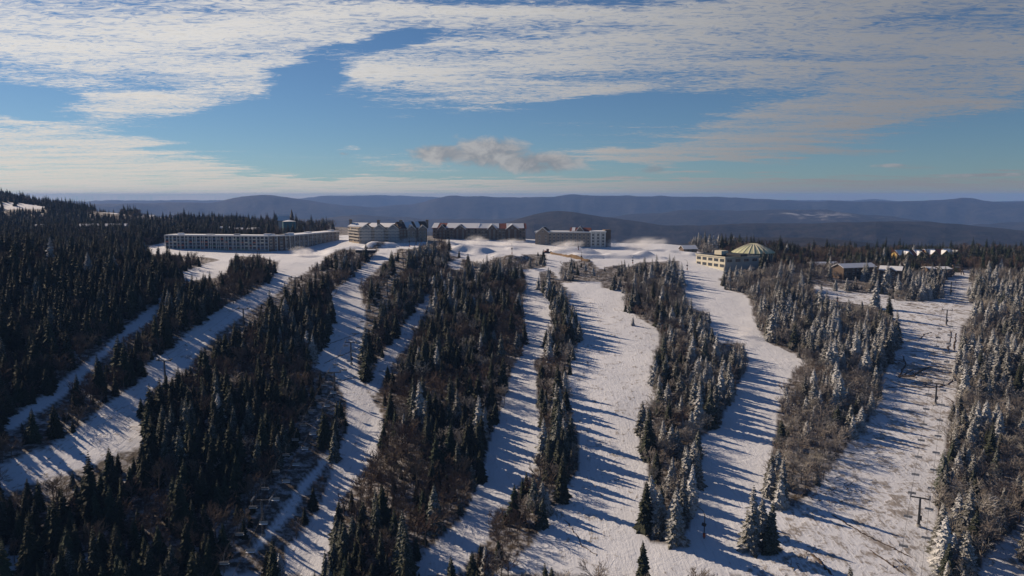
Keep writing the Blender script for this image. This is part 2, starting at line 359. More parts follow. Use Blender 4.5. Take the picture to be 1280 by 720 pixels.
go = obj('ground', gm); go['kind'] = 'structure'

# ------------------------------------------------------------------ far hills: ridge lines one behind the other
RIDGES = [
 (2500, [(-400,320),(400,318),(600,311),(760,309),(880,304),(905,298),(1020,296),(1100,302),(1280,304),(1800,300)]),
 (4300, [(-400,300),(480,296),(560,290),(620,279),(650,270),(690,262),(715,264),(750,271),(780,276),(840,281),(900,279),(1000,277),(1100,273),(1160,276),(1280,283),(1800,280)]),
 (7600, [(-400,272),(380,272),(430,270),(480,268),(540,271),(600,274),(760,272),(800,267),(850,263),(905,264),(960,262),(1040,262),(1100,265),(1150,270),(1200,276),(1280,272),(1800,268)]),
 (11000, [(-400,258),(190,257),(230,256),(270,257),(300,250),(335,246.5),(370,251),(420,259),(470,262),(520,259),(545,250),(565,247),(640,251),(700,249),(712,246),(730,248),(780,247.5),(900,250),(1000,252),(1060,254),(1140,253),(1200,251),(1280,253),(1800,251)]),
 (17000, [(-400,250),(300,253),(370,251),(410,247.5),(480,247),(560,249),(640,249),(700,249.5),(900,252),(1060,253),(1085,251),(1120,253),(1280,253),(1800,252)]),
]
def hills_z(X, Y, A, D):
    px = 640 + FPX * np.tan(np.clip(A, -1.0, 1.0)) * math.cos(PITCH) * 1.0
    knots_d = [1150.]; knots_z = [np.full_like(px, -330.)]
    for i, (dist, tab) in enumerate(RIDGES):
        tx = [p[0] for p in tab]; row = np.interp(px, tx, [p[1] for p in tab])
        row = (row + np.interp(px - 7, tx, [p[1] for p in tab]) + np.interp(px + 7, tx, [p[1] for p in tab])) / 3
        row = row - (2.8 if i == 4 else 3.6 if i == 3 else 1.0)
        zc = -(row - 245.2) / FPX * dist * np.cos(np.clip(A, -1, 1)) ** 0 + dist * .0010 * fbm(A * 60, A * 0 + i * 7.3, 30 + i, 5)
        if i:
            pd, pz = knots_d[-1], knots_z[-1]
            knots_d.append(math.sqrt(pd * dist)); knots_z.append(np.minimum(pz, zc) - (110 + .006 * dist) * (1 + .6 * fbm(A * 9, A * 0 + i, 50 + i, 3)))
        knots_d.append(float(dist)); knots_z.append(zc)
    knots_d.append(20500.); knots_z.append(knots_z[-1] - 400)
    L = np.log(D * (1 + .10 * fbm(A * 14, np.log(D) * 2, 70, 4) * (D > 3000))); z = np.array(knots_z[0])
    for k in range(len(knots_d) - 1):
        t = np.clip((L - math.log(knots_d[k])) / (math.log(knots_d[k + 1]) - math.log(knots_d[k])), 0, 1)
        t = t * t * (3 - 2 * t)
        z = np.where(L >= math.log(knots_d[k]), knots_z[k] * (1 - t) + knots_z[k + 1] * t, z)
    spur = np.abs(fbm(X / 900, Y / 900, 90, 5)) * 2
    return z + CAMZ - spur * np.minimum(D * .012, 75) + 6
hz = np.radians(np.concatenate([np.arange(-75, -42, 2.), np.arange(-42, 42, .14), np.arange(42, 76, 2.)]))
hd = np.geomspace(1150, 20000, 310)
V, Q = polar(hz, hd, hills_z)
ho = obj('hills', fast_mesh('hills', V, Q, hills_mat())); ho['kind'] = 'structure'
HZMIN = float(V[:, 2].min()); HZMAX = float(V[:, 2].max())

# ------------------------------------------------------------------ haze
m = bpy.data.materials.new('haze'); m.use_nodes = True; t = NT(m.node_tree)
pv = t.n('ShaderNodeVolumePrincipled', {'Color': (.26, .48, 1.0, 1), 'Density': 5.6e-5, 'Anisotropy': 0.0})
t.n('ShaderNodeOutputMaterial', {1: pv.outputs[0]})
b = MB(); b.box(-21000, 21000, -4000, 20600, HZMIN - 30, max(HZMAX, GZMAX + 17, CAMZ + 4) + 3)
hzo = b.done('haze', [m]); hzo['kind'] = 'stuff'; hzo['label'] = 'thin blue haze over the far valleys'

# ------------------------------------------------------------------ trees
BARK = plain('bark', (.075, .058, .045), .9); GREYBARK = plain('grey_bark', (.13, .105, .088), .9)
N_DARK = foliage_mat('spruce_needles', (.012, .022, .013), (.040, .050, .028), .06)
N_DUST = foliage_mat('dusted_needles', (.016, .025, .016), (.055, .060, .036), .185)
N_RIME = foliage_mat('rimed_needles', (.026, .034, .024), (.10, .095, .062), .31)
T_BROWN = foliage_mat('bare_twigs', (.095, .068, .052), (.165, .125, .10), .02)
T_RIME = foliage_mat('rimed_twigs', (.20, .175, .145), (.34, .31, .28), .26)

def spruce_arrays(seed, h, rad, whorls=25, slim=1.0):
    rd = random.Random(seed); T_ = MB(); C_ = MB()
    lean = (rd.uniform(-.02, .02) * h, rd.uniform(-.02, .02) * h)
    T_.tube([(0, 0, -.8), (0, 0, h * .3), (lean[0] * .6, lean[1] * .6, h * .7), (lean[0], lean[1], h * .98)], [.024 * h, .017 * h, .009 * h, .002 * h], 5)
    lop = rd.uniform(0, 6.28)
    for w in range(whorls):
        t = .07 + .93 * (w / (whorls - 1)) ** .92
        z0 = h * t; r = rad * slim * ((1 - t) ** .82 + .035) * rd.uniform(.82, 1.14)
        n = max(4, int(9 - 4 * t)); ph = rd.uniform(0, 6.28)
        for k in range(n):
            if rd.random() < .07: continue
            a = ph + 6.283 * (k + rd.uniform(-.3, .3)) / n
            ln = r * rd.uniform(.72, 1.16) * (1 + .12 * math.cos(a - lop)); up = .12 * ln + .3 * ln * max(0, t - .6); dr = ln * rd.uniform(.28, .52) * (1.1 - .5 * t)
            ca, sa = math.cos(a), math.sin(a); cx, cy = lean[0] * t, lean[1] * t
            def pt(s, side, dz): return (cx + ca * ln * s - sa * side, cy + sa * ln * s + ca * side, z0 + up * s - dr * s * s + dz + rd.uniform(-.05, .05))
            wd = (.24 * ln + .14) * rd.uniform(.8, 1.2)
            Vv = [pt(0, 0, 0), pt(.42, 0, .04), pt(.75, 0, .02), pt(1.0, 0, -.05), pt(.30, wd, -.38 * wd), pt(.72, wd * .72, -.5 * wd), pt(.30, -wd, -.38 * wd), pt(.72, -wd * .72, -.5 * wd),
                  pt(.60, wd * 1.25, -.7 * wd), pt(.60, -wd * 1.25, -.7 * wd)]
            C_.add(Vv, [(0, 4, 1), (1, 4, 8), (1, 8, 5), (1, 5, 2), (2, 5, 3), (0, 1, 6), (1, 9, 6), (1, 7, 9), (1, 2, 7), (2, 3, 7)])
    return T_, C_

def bare_arrays(seed, h, spread):
    rd = random.Random(seed); T_ = MB(); C_ = MB()
    th = h * rd.uniform(.5, .62); top = np.array([rd.uniform(-.5, .5), rd.uniform(-.5, .5), th])
    T_.tube([(0, 0, -.8), top * .5 + np.array([.15, 0, 0]), top], [.017 * h, .012 * h, .007 * h], 5)
    def stick(a, b_, r0, r1): C_.tube([a, b_], [r0, r1], 3)
    def grow(p, d, ln, lvl):
        d = d / np.linalg.norm(d); q = p + d * ln
        stick(p, q, (.08, .065, .055, .045)[lvl], (.06, .05, .035, .018)[lvl])
        if lvl == 3: return
        for k in range((0, 5, 4)[lvl] if lvl else 5):
            s = rd.uniform(.25, 1.0); v = np.array([rd.gauss(0, 1), rd.gauss(0, 1), rd.gauss(.35, .6)]); v /= np.linalg.norm(v)
            grow(p + d * ln * s, d * .75 + v * .75, ln * rd.uniform(.42, .62), lvl + 1)
    for k in range(9):
        a = 6.283 * k / 9 + rd.uniform(-.4, .4); s = rd.uniform(.35, 1.0)
        d = np.array([math.cos(a) * spread, math.sin(a) * spread, rd.uniform(.7, 1.3)])
        grow(np.array([0, 0, 0]) + top * s, d, h * rd.uniform(.26, .36) * (1.25 - .35 * s), 1)
    return T_, C_

PROTO_S, PROTO_B = [], []       # (trunk mesh, crown mesh, joined mesh, height, look)
def reg(lst, arr, mt, mc, h, look, nm):
    T_, C_ = arr
    J = MB(); J.add(T_.v, T_.f, 0); J.add(C_.v, C_.f, 1)
    lst.append((mesh('trunk', T_.v, T_.f, mt, smooth=True), mesh('crown', C_.v, C_.f, mc), mesh(nm, J.v, J.f, [mt, mc], J.mi), h, look))
for i, (h, r, mat, look) in enumerate([(13, 3.4, N_DARK, 'dark'), (15, 3.5, N_DARK, 'dark'), (10, 3.1, N_DARK, 'dark'), (13, 3.5, N_DUST, 'dust'), (15.5, 3.5, N_DUST, 'dust'),
                                       (10, 3.1, N_DUST, 'dust'), (12, 3.5, N_RIME, 'rime'), (15, 3.5, N_RIME, 'rime'), (9.5, 3.1, N_RIME, 'rime')]):
    reg(PROTO_S, spruce_arrays(100 + i, h, r, 22 + int(h // 3)), BARK, mat, h, look, 'spruce')
for i, (h, sp, mat, look) in enumerate([(11, .9, T_BROWN, 'brown'), (12.5, .75, T_BROWN, 'brown'), (9.5, 1.0, T_BROWN, 'brown'), (11, .9, T_RIME, 'rime'), (9, 1.0, T_RIME, 'rime')]):
    reg(PROTO_B, bare_arrays(200 + i, h, sp), GREYBARK, mat, h, look, 'bare_tree')

# building footprints (centre x, y, half-length, half-depth, heading) filled in further down, used to keep trees off
KEEP = []
def clear_of(x, y):
    ok = np.ones(x.shape, bool)
    for cx, cy, hx, hy, rz in KEEP:
        dx, dy = x - cx, y - cy; c, s = math.cos(-rz), math.sin(-rz)
        ok &= ~((np.abs(dx * c - dy * s) < hx + 2.5) & (np.abs(dx * s + dy * c) < hy + 2.5))
    return ok

# ------------------------------------------------------------------ buildings
M_SNOW = plain('roof_snow', (.73, .755, .80), .7, var=.05, scale=.4)
M_WHITE = plain('white_trim', (.70, .69, .66), .6)
M_STONE = plain('stone_wall', (.23, .195, .165), .85, var=.3, scale=.6)
M_TAN = plain('tan_siding', (.36, .29, .21), .8, var=.15, scale=.5)
M_TIMBER = plain('timber_siding', (.12, .085, .062), .8, var=.25, scale=.7)
M_PALE = plain('pale_siding', (.46, .45, .43), .75, var=.1, scale=.5)
M_ROOF = plain('brown_roof', (.075, .055, .045), .8, var=.3, scale=.8)
M_RED = plain('red_roof', (.20, .065, .045), .75, var=.3, scale=.8)
M_GLASS = plain('window_glass', (.03, .04, .055), .12, var=.3, spec=.6)
M_DARK = plain('dark_steel', (.035, .035, .038), .5, metal=.3)
M_STEEL = plain('grey_steel', (.30, .31, .32), .5, metal=.5)
M_CONC = plain('concrete', (.36, .35, .33), .9)
M_TEAL = plain('teal_panel', (.06, .17, .20), .6); M_BLUE = plain('blue_panel', (.10, .17, .27), .6)
M_ORANGE = plain('orange_panel', (.40, .10, .045), .6); M_GREEN = plain('green_panel', (.11, .21, .13), .6); M_GREYP = plain('grey_panel', (.23, .25, .27), .6)
M_YELLOW = plain('yellow_wall', (.50, .36, .13), .8); M_DOME = plain('pale_dome_metal', (.56, .58, .36), .55, var=.08)
M_GLASSG = plain('green_glass', (.035, .10, .095), .15, spec=.6)
M_CREAM = plain('cream_wall', (.62, .58, .46), .75)
M_EARTH = plain('earth', (.24, .16, .085), .95, var=.35, scale=.5); M_WOOD = plain('grey_board', (.20, .175, .15), .9, var=.3)
M_DIRT = plain('dark_dirt', (.085, .062, .045), .95, var=.4, scale=.6)

def v2(p): return np.array(p[:2], float)
def wing_axes(A, B):
    A, B = v2(A), v2(B); d = B - A; L = np.linalg.norm(d); d /= L
    return A, B, d, np.array([-d[1], d[0]]), L
def wing(root, A, B, dep, z0, z1, mat, name='wall', ov=0.0):
    A, B, d, n, L = wing_axes(A, B); A = A - d * ov - n * ov; B = B + d * ov - n * ov; D = dep + 2 * ov
    q = [A, B, B + n * D, A + n * D]; b = MB()
    b.add([(p[0], p[1], z) for z in (z0, z1) for p in q], [(3,2,1,0),(4,5,6,7),(0,1,5,4),(1,2,6,5),(2,3,7,6),(3,0,4,7)])
    return b.done(name, [mat], root)
def win_mesh(w, h, glass=M_GLASS, frame=M_WHITE, panel=None):
    b = MB(); b.box(-w/2, w/2, -.10, .04, 0, h, 0); b.box(-w/2+.14, -.05, -.16, -.098, .15, h-.15, 1); b.box(.05, w/2-.14, -.16, -.098, .15, h-.15, 1)
    if panel: b.box(-w/2, w/2, -.30, -.05, -.95, -.02, 2)
    return mesh('window', b.v, b.f, [frame, glass] + ([panel] if panel else []), b.mi)
def windows(root, A, B, zs, bay, meshes, skip=0.0, rd=random, name='window'):
    A, B, d, n, L = wing_axes(A, B); k = max(1, int(L / bay)); rz = math.atan2(d[1], d[0])
    for z in zs:
        for i in range(k):
            if rd.random() < skip: continue
            p = A + d * (i + .5) * L / k
            obj(name, rd.choice(meshes), root, (p[0], p[1], z), rz)
def gable_roof(root, A, B, dep, z, h, mat, wallmat, ov=1.0, snow=((.0, 1.0),), trim=None):
    """pitched roof with its ridge along A-B; snow = stretches of the front slope still covered"""
    A, B, d, n, L = wing_axes(A, B); mid = n * dep / 2
    g = MB()
    for P_ in (A, B):
        q = [P_, P_ + n * dep, P_ + mid]; s = .35 * (1 if P_ is A else -1)
        pts = [(*q[0], z), (*q[1], z), (*q[2], z + h)]; pts2 = [(p[0] + d[0] * s, p[1] + d[1] * s, p[2]) for p in pts]
        g.add(pts + pts2, [(0, 1, 2), (5, 4, 3), (0, 3, 4, 1), (1, 4, 5, 2), (2, 5, 3, 0)])
    g.done('gable', [wallmat], root)
    k = ov / (dep / 2) * h; b = MB(); sn = MB()
    def slope(front, f0, f1, lift, th, mb, lo=0.0, hi=1.0):
        a = A - d * ov + d * (L + 2 * ov) * f0; e = A - d * ov + d * (L + 2 * ov) * f1
        lo_off = -n * ov if front else n * (dep + ov)
        def pt(base, s): 
            o = lo_off * (1 - s) + mid * s; return (base[0] + o[0], base[1] + o[1], z - k + (h + k) * s + lift)
        q = [pt(a, lo), pt(e, lo), pt(e, hi), pt(a, hi)]
        mb.slab(q if front else q[::-1], th)
    slope(True, 0, 1, .02, .3, b); slope(False, 0, 1, .02, .3, b); r = b.done('roof', [mat], root)
    for f0, f1 in snow: slope(True, f0, f1, .34, .28, sn, .04, .97); slope(False, f0, f1, .34, .28, sn, .04, .97)
    if snow: sn.done('snow_cover', [M_SNOW], r)
    return r
def front_gable(root, A, B, s, w, proj_, z, h, dep, roofmat, wallmat, snow=True, trim=M_WHITE, wall_z0=None, winm=None):
    """gable facing out of the facade A-B, centred at fraction s, w wide"""
    A, B, d, n, L = wing_axes(A, B); c = A + d * L * s; f = c - n * proj_
    P_ = lambda a, b_, zz: (f[0] + d[0] * a + n[0] * b_, f[1] + d[1] * a + n[1] * b_, zz)
    g = MB(); z0 = wall_z0 if wall_z0 is not None else z
    g.add([P_(-w/2, 0, z0), P_(w/2, 0, z0), P_(w/2, 0, z), P_(0, 0, z + h), P_(-w/2, 0, z), P_(-w/2, dep, z0), P_(w/2, dep, z0), P_(w/2, dep, z), P_(0, dep, z + h), P_(-w/2, dep, z)],
          [(0,1,2,3,4),(9,8,7,6,5),(1,6,7,2),(5,0,4,9),(2,7,8,3),(9,4,3,8),(0,5,6,1)]); g.done('gable', [wallmat], root)
    b = MB(); o = .7; k = o * h / (w / 2)
    b.slab([P_(-w/2-o, -.8, z-k), P_(0, -.8, z+h), P_(0, dep, z+h), P_(-w/2-o, dep, z-k)][::-1], .3)
    b.slab([P_(0, -.8, z+h), P_(w/2+o, -.8, z-k), P_(w/2+o, dep, z-k), P_(0, dep, z+h)][::-1], .3)
    r = b.done('roof', [roofmat], root)
    if snow:
        sn = MB()
        sn.slab([P_(-w/2-o+.3, -.7, z-k+.55), P_(-.05, -.7, z+h+.4), P_(-.05, dep, z+h+.4), P_(-w/2-o+.3, dep, z-k+.55)][::-1], .22)
        if snow == 2: sn.slab([P_(.05, -.7, z+h+.4), P_(w/2+o-.3, -.7, z-k+.55), P_(w/2+o-.3, dep, z-k+.55), P_(.05, dep, z+h+.4)][::-1], .22)
        sn.done('snow_cover', [M_SNOW], r)
    if trim:
        t_ = MB()
        for sg in (-1, 1):
            t_.slab([P_(sg*(w/2+o), -.98, z-k-.55), P_(0, -.98, z+h-.5), P_(0, -.98, z+h+.25), P_(sg*(w/2+o), -.98, z-k+.2)][::(1 if sg > 0 else -1)], .16)
        t_.done('bargeboard', [trim], r)
    if winm:
        for dx in (-w/4, w/4):
            p = P_(dx, -.03, 0); 
            for zz in np.arange(z0 + 1.2, z - 1.5, 3.1): obj('window', winm, root, (p[0], p[1], zz), math.atan2(d[1], d[0]))
        p = P_(0, -.03, z + .3); obj('window', winm, root, p, math.atan2(d[1], d[0]))
def root_at(name, label, cat, px, y, pts, group=None):
    """an Empty on the ground, and the footprint corners given as (photo column, depth) turned into local points"""
    o = at(px, y); r = thing(name, label, cat, o, 0, group)
    return r, [at(a, b)[:2] - o[:2] for a, b in pts], o
def keep(o, A, B, dep, extra=0):
    A, B, d, n, L = wing_axes(A, B); c = v2(o) + (A + B) / 2 + n * dep / 2
    KEEP.append((c[0], c[1], L / 2 + extra, dep / 2 + extra, math.atan2(d[1], d[0])))
WIN = win_mesh(1.7, 1.8); WIND = win_mesh(1.7, 1.8, frame=M_TIMBER); WINB = win_mesh(2.2, 2.1)
rdw = random.Random(5)

# long lodge with coloured panels
r, (p0, p1, p2, p3), o = root_at('long_lodge', 'long low flat-roofed lodge with multicoloured facade panels above the snowy lawn', 'lodge', 280, 716, [(207, 722), (336, 706), (362, 712), (424, 800)])
pan = [win_mesh(2.9, 1.9, panel=q, frame=M_GREYP) for q in (M_TEAL, M_BLUE, M_ORANGE, M_GREEN, M_GREYP, M_BLUE, M_GREYP, M_TEAL, M_CREAM)]
warmpan = [win_mesh(2.6, 1.8, panel=q, frame=M_WHITE) for q in (M_TIMBER, M_GREYP, M_TAN)]
zoff = 0.0; HT = 13.4
for (a, b_), mt, pn, bay in (((p0, p1), M_PALE, pan, 3.9), ((p1, p2), M_TIMBER, warmpan, 3.9), ((p2, p3), M_STONE, warmpan, 4.2)):
    wing(r, a, b_, 17, -5, HT, mt); windows(r, a, b_, [1.7, 4.9, 8.1, 11.0], bay, pn, rd=rdw)
    rf = wing(r, a, b_, 17, HT + .003, HT + .5, M_WHITE, 'roof', .5); wing(rf, a, b_, 16.4, HT + .52, HT + .85, M_SNOW, 'snow_cover')
    keep(o, a, b_, 17, 3)
    A, B, d, n, L = wing_axes(a, b_)
    for s in np.linspace(.08, .95, max(2, int(L / 26))):
        c = A + d * L * (s + rdw.uniform(-.03, .03)) + n * rdw.uniform(5, 10); wing(r, c, c + d * rdw.uniform(4, 9), 4, HT + .86, HT + rdw.uniform(1.7, 2.8), M_GREYP if rdw.random() < .5 else M_SNOW, 'rooftop_unit')
    b = MB(); A2 = A - n * .9
    for i in range(int(L / 7.8) + 1):
        c = A2 + d * min(i * 7.8, L - .3); b.box(c[0] - .15, c[0] + .15, c[1] - .15, c[1] + .15, -3, HT)
    b.done('balcony_posts', [M_WHITE], r)['kind'] = 'stuff'
wing(r, p0, p1, .8, .0, 1.1, M_GREYP, 'terrace_wall').location = (0, -1.2, -1)

# stone lodge with white-trimmed gables
r, (p0, p1, p2, p3), o = root_at('gabled_lodge', 'tall stone lodge with three white-trimmed gables and a dark-roofed wing', 'lodge', 480, 752, [(436, 775), (449, 752), (500, 752), (534, 764)])
for (a, b_), mt in (((p0, p1), M_TAN), ((p1, p2), M_STONE), ((p2, p3), M_TIMBER)):
    wing(r, a, b_, 18, -5, 15.2, mt); windows(r, a, b_, [1, 4, 7, 10, 12.9], 3.4, [WIN, WINB], .06, rdw); keep(o, a, b_, 18, 3)
gable_roof(r, p0, p2, 20, 15.2, 3.6, M_ROOF, M_TAN, 1.0, ((.0, .30), (.36, .82)))
gable_roof(r, p2, p3, 18, 15.0, 5.6, M_ROOF, M_STONE, 1.0, ((.25, .5), (.6, .75)))
rails_todo = (r, p0, p1, p2)
for s in (.18, .5, .84): front_gable(r, p1, p2, s, 9.5, .9, 15.0, 3.6, 9, M_ROOF, M_GREYP, False, wall_z0=-4, winm=WIN)
for s in (.4, .82): front_gable(r, p2, p3, s, 8.5, 1.2, 14.2, 3.6, 9, M_ROOF, M_STONE, False, wall_z0=-4, winm=WIN)
for q, s in ((p0, .02), (p1, .45), (p3, -.02), (p2, .0)):
    c = q + (p2 - p1) * s + np.array([0, 8]); b = MB(); b.box(-1.3, 1.3, -1.3, 1.3, 14, 22.0); b.box(-1.7, 1.7, -1.7, 1.7, 22.003, 22.6); b.done('chimney', [M_STONE], r, (*c, 0))
# red-roofed lodge
r, (p0, p1, p2), o = root_at('red_roofed_lodge', 'stone lodge with rust-red pitched roofs half covered by snow', 'lodge', 600, 790, [(541, 800), (597, 790), (657, 792)])
for (a, b_) in ((p0, p1), (p1, p2)):
    wing(r, a, b_, 18, -6, 11.8, M_STONE); windows(r, a, b_, [.8, 3.9, 7, 9.6], 3.5, [WIN, WIND], .1, rdw); keep(o, a, b_, 18, 3)
gable_roof(r, p0, p1, 18, 11.8, 4.6, M_RED, M_TIMBER, 1, ((.0, .12), (.3, 1.0))); gable_roof(r, p1, p2, 18, 11.8, 4.4, M_RED, M_TIMBER, 1, ((.0, .45), (.6, .95)))
for s, w in ((.22, 8), (.62, 12)): front_gable(r, p0, p1, s, w, 1.2, 11.2, 4.2, 9, M_ROOF, M_TIMBER, 1, wall_z0=-5, winm=WIN)
for s, w in ((.30, 9.5), (.72, 13)): front_gable(r, p1, p2, s, w, 1.4, 11.2, 4.8, 9, M_ROOF, M_TIMBER, 1, wall_z0=-5, winm=WIN)
def rails(r, a, b_, zs, mat):
    A, B, d, n, L = wing_axes(a, b_)
    for z in zs: wing(r, A - n * 1.1 + d * .4, B - n * 1.1 - d * .4, 1.05, z, z + .16, mat, 'balcony'); wing(r, A - n * 1.25 + d * .4, B - n * 1.25 - d * .4, .1, z + .75, z + 1.05, mat, 'rail')
q_, a_, b1_, b2_ = rails_todo; rails(q_, a_, b1_, [3.4, 6.4, 9.4, 12.3], M_WHITE); rails(q_, b1_, b2_, [3.4, 6.4, 9.4, 12.3], M_WHITE)
rails(r, p0, p1, [3.2, 6.3, 9.2], M_TIMBER); rails(r, p1, p2, [3.2, 6.3, 9.2], M_TIMBER)
# hotel with flat facade
r, (p0, p1, p2), o = root_at('hotel', 'grey flat-fronted hotel with rows of windows and a red central roof', 'hotel', 712, 752, [(669, 762), (738, 750), (757, 750)])
wing(r, p0, p1, 17, -6, 13.4, M_STONE); windows(r, p0, p1, [1.0, 4.1, 7.2, 10.3], 4.2, [WINB], 0, rdw); keep(o, p0, p2, 17, 3)
wing(r, p1, p2, 17, -6, 14.0, M_PALE); windows(r, p1, p2, [1.0, 4.1, 7.2, 10.3], 3.8, [WINB], 0, rdw)
for a, b_, hh in ((p0, p1, 13.4), (p1, p2, 14.0)):
    rf = wing(r, a, b_, 17, hh + .003, hh + .9, M_WHITE, 'roof', .6); wing(rf, a, b_, 16.5, hh + .92, hh + 1.15, M_SNOW, 'snow_cover')
front_gable(r, p0, p1, .14, 13, .9, 13.2, 5.2, 15, M_ROOF, M_STONE, True, wall_z0=-5, winm=WIN)
A, B, d, n, L = wing_axes(p0, p1); c0 = A + d * L * .62 + n * 5; c1 = A + d * L * .98 + n * 5
gable_roof(r, c0, c1, 10, 14.6, 3.2, M_RED, M_STONE, .5, ((.1, .25),)); front_gable(r, c0, c1, .5, 8, .6, 15.0, 4.6, 6, M_RED, M_STONE, True, wall_z0=14.4)
wing(r, p2 + np.array([.2, 6]), p2 + np.array([6, 7]), 10, -6, 16.2, M_TIMBER, 'stair_tower')
for s in (.05, .35, .65, .95):
    c = p1 + (p2 - p1) * s; b = MB(); b.box(-.35, .35, -.5, .02, -3, 14.0); b.done('pilaster', [M_WHITE], r, (*c, 0))

# conference hall with round roof
r, (p0, p1, p2), o = root_at('conference_hall', 'low cream concrete hall with wide dark windows below the domed roof', 'hall', 890, 628, [(870, 652), (906, 618), (948, 632)])
for (a, b_) in ((p0, p1), (p1, p2)):
    wing(r, a, b_, 20, -6, 9.6, M_CREAM if a is p0 else M_CONC); keep(o, a, b_, 20, 2)
    rf = wing(r, a, b_, 20, 9.603, 10.4, M_CREAM, 'roof', .7); wing(rf, a, b_, 19, 10.42, 10.6, M_DARK, 'roof_deck')
big = win_mesh(5.4, 2.7, frame=M_CREAM)
windows(r, p0, p1, [1.4, 5.8], 7.2, [big], 0, rdw); windows(r, p1, p2, [5.6], 8.2, [big], 0, rdw)
A, B, d, n, L = wing_axes(p0, p1); c = A + d * 14 + n * 8; wing(r, c, c + d * 9, 7, 10.6, 14.0, M_CREAM, 'rooftop_unit'); c = A + d * 26 + n * 10; wing(r, c, c + d * 18, 7, 10.6, 12.4, M_DARK, 'rooftop_unit')
o = at(941, 668); r = thing('domed_hall', 'round glass-walled hall with a pale ribbed dome', 'hall', o)
KEEP.append((o[0], o[1], 20, 20, 0))
NP = 24; RB, RT, ZB, ZT = 18.5, 3.4, 9.8, 17.2
b = MB(); b.tube([(0, 0, -5), (0, 0, ZB)], 16.2, 48); b.done('drum', [M_GLASSG], r)
for k in range(NP):
    a0, a1 = 6.2832 * k / NP, 6.2832 * (k + 1) / NP; q = MB(); prof = [(RB, ZB), (13.6, ZB + 3.0), (8.2, ZB + 5.6), (RT, ZT)]
    for (ra, za), (rb_, zb) in zip(prof[:-1], prof[1:]):
        q.slab([(ra*math.cos(a0), ra*math.sin(a0), za), (ra*math.cos(a1), ra*math.sin(a1), za), (rb_*math.cos(a1), rb_*math.sin(a1), zb), (rb_*math.cos(a0), rb_*math.sin(a0), zb)], .15)
    q.done('roof_panel', [M_DOME], r)
    q = MB(); q.tube([(ra*math.cos(a0), ra*math.sin(a0), za + .25) for ra, za in prof], .28, 4); q.done('rib', [M_CREAM], r)
    q = MB(); q.box(16.2, 16.5, -.15, .15, -1, ZB); q.done('mullion', [M_CREAM], r, None, a0)
b = MB(); b.tube([(0, 0, ZT - .2), (0, 0, ZT + .5)], [RT + .3, RT - .6], 24); b.done('cap', [M_DOME], r)

# condominiums on the right
def condo(px, y, wpx, dy, floors, wallm, roofm, label, name='condominium', gables=(), snow=((0, 1),), rh=2.6, cat='house', dep=12):
    r, (p0, p1), o = root_at(name, label, cat, px, y, [(px - wpx / 2, y), (px + wpx / 2, y + dy)])
    hh = floors * 3.0 + .3; wing(r, p0, p1, dep, -5, hh, wallm); keep(o, p0, p1, dep, 1)
    windows(r, p0, p1, [1.0 + 3 * k for k in range(floors)], 3.6, [WIND, WIN], .1, rdw)
    gable_roof(r, p0, p1, dep, hh, rh, roofm, wallm, .9, snow)
    for s, w in gables: front_gable(r, p0, p1, s, w, 1.6, hh - .4, rh * .9, dep * .5, roofm, wallm, 2, wall_z0=-4, winm=WIN, trim=wallm)
    if floors > 1:
        A, B, d, n, L = wing_axes(p0, p1)
        for k in range(1, floors):
            a = A - n * 1.3 + d * 1; e = B - n * 1.3 - d * 1; rl = wing(r, a, e, 1.25, 3 * k, 3 * k + .15, M_WOOD, 'balcony'); wing(rl, a, e, .1, 3 * k + .95, 3 * k + 1.1, M_WOOD, 'rail')
    return r
condo(1074, 590, 40, 10, 3, M_TIMBER, M_ROOF, 'brown timber condominium with snowy roof behind frosted trees')
condo(1112, 585, 26, -8, 3, M_TIMBER, M_ROOF, 'brown balconied condominium with a broad gable beside the dark spruces', gables=((.5, 9),))
condo(1034, 640, 34, 6, 1, M_PALE, M_ROOF, 'low snow-roofed building behind frosted trees near the domed hall')
condo(1140, 700, 36, 6, 3, M_YELLOW, M_RED, 'yellow lodge with snowy rust-red roof rising above the dark spruces', 'yellow_lodge', ((.3, 8), (.75, 8)), ((.05, .5), (.65, .9)), 4, 'lodge')
condo(1180, 704, 40, 4, 3, M_YELLOW, M_RED, 'yellow lodge with a row of small red gables behind the lift house', 'yellow_lodge', ((.15, 8), (.5, 9), (.85, 8)), ((.0, .3), (.55, .8)), 4, 'lodge')
condo(1176, 612, 28, 2, 2, M_TIMBER, M_ROOF, 'dark flat building with snowy roof beside the top of the chairlift', 'lift_house', (), ((0, .35), (.5, .95)), 1.4, 'building')
condo(863, 720, 16, 2, 1, M_TIMBER, M_ROOF, 'small snow-roofed cabin on the crest beside the domed hall', 'cabin', (), ((0, 1),), 3, 'cabin')
# houses on the wooded ridge beyond the long lodge
HOUSES = [(127, 940, 60, 8, 2, M_PALE, M_ROOF, 'long pale snow-roofed block alone in the dark forest', 2.6), (232, 860, 20, 6, 2, M_TIMBER, M_ROOF, 'snow-roofed house in trees next to the end of the long lodge', 2.0),
          (181, 1330, 20, 0, 1, M_PALE, M_ROOF, 'low snow-roofed house on the wooded ridge', 3), (200, 1340, 16, 0, 1, M_PALE, M_ROOF, 'low snow-roofed house on the wooded ridge', 3), (216, 1330, 12, 0, 1, M_PALE, M_ROOF, 'low snow-roofed house on the wooded ridge', 3),
          (280, 930, 12, 3, 2, M_TAN, M_ROOF, 'snow-roofed house among trees behind the long lodge', 2.0), (297, 900, 12, 3, 2, M_PALE, M_ROOF, 'snow-roofed house among trees behind the long lodge', 2.0),
          (315, 910, 12, 0, 2, M_TIMBER, M_ROOF, 'snow-roofed house among trees behind the long lodge', 2.0), (48, 900, 10, 3, 2, M_PALE, M_ROOF, 'small pale house deep in the dark forest', 2.0)]
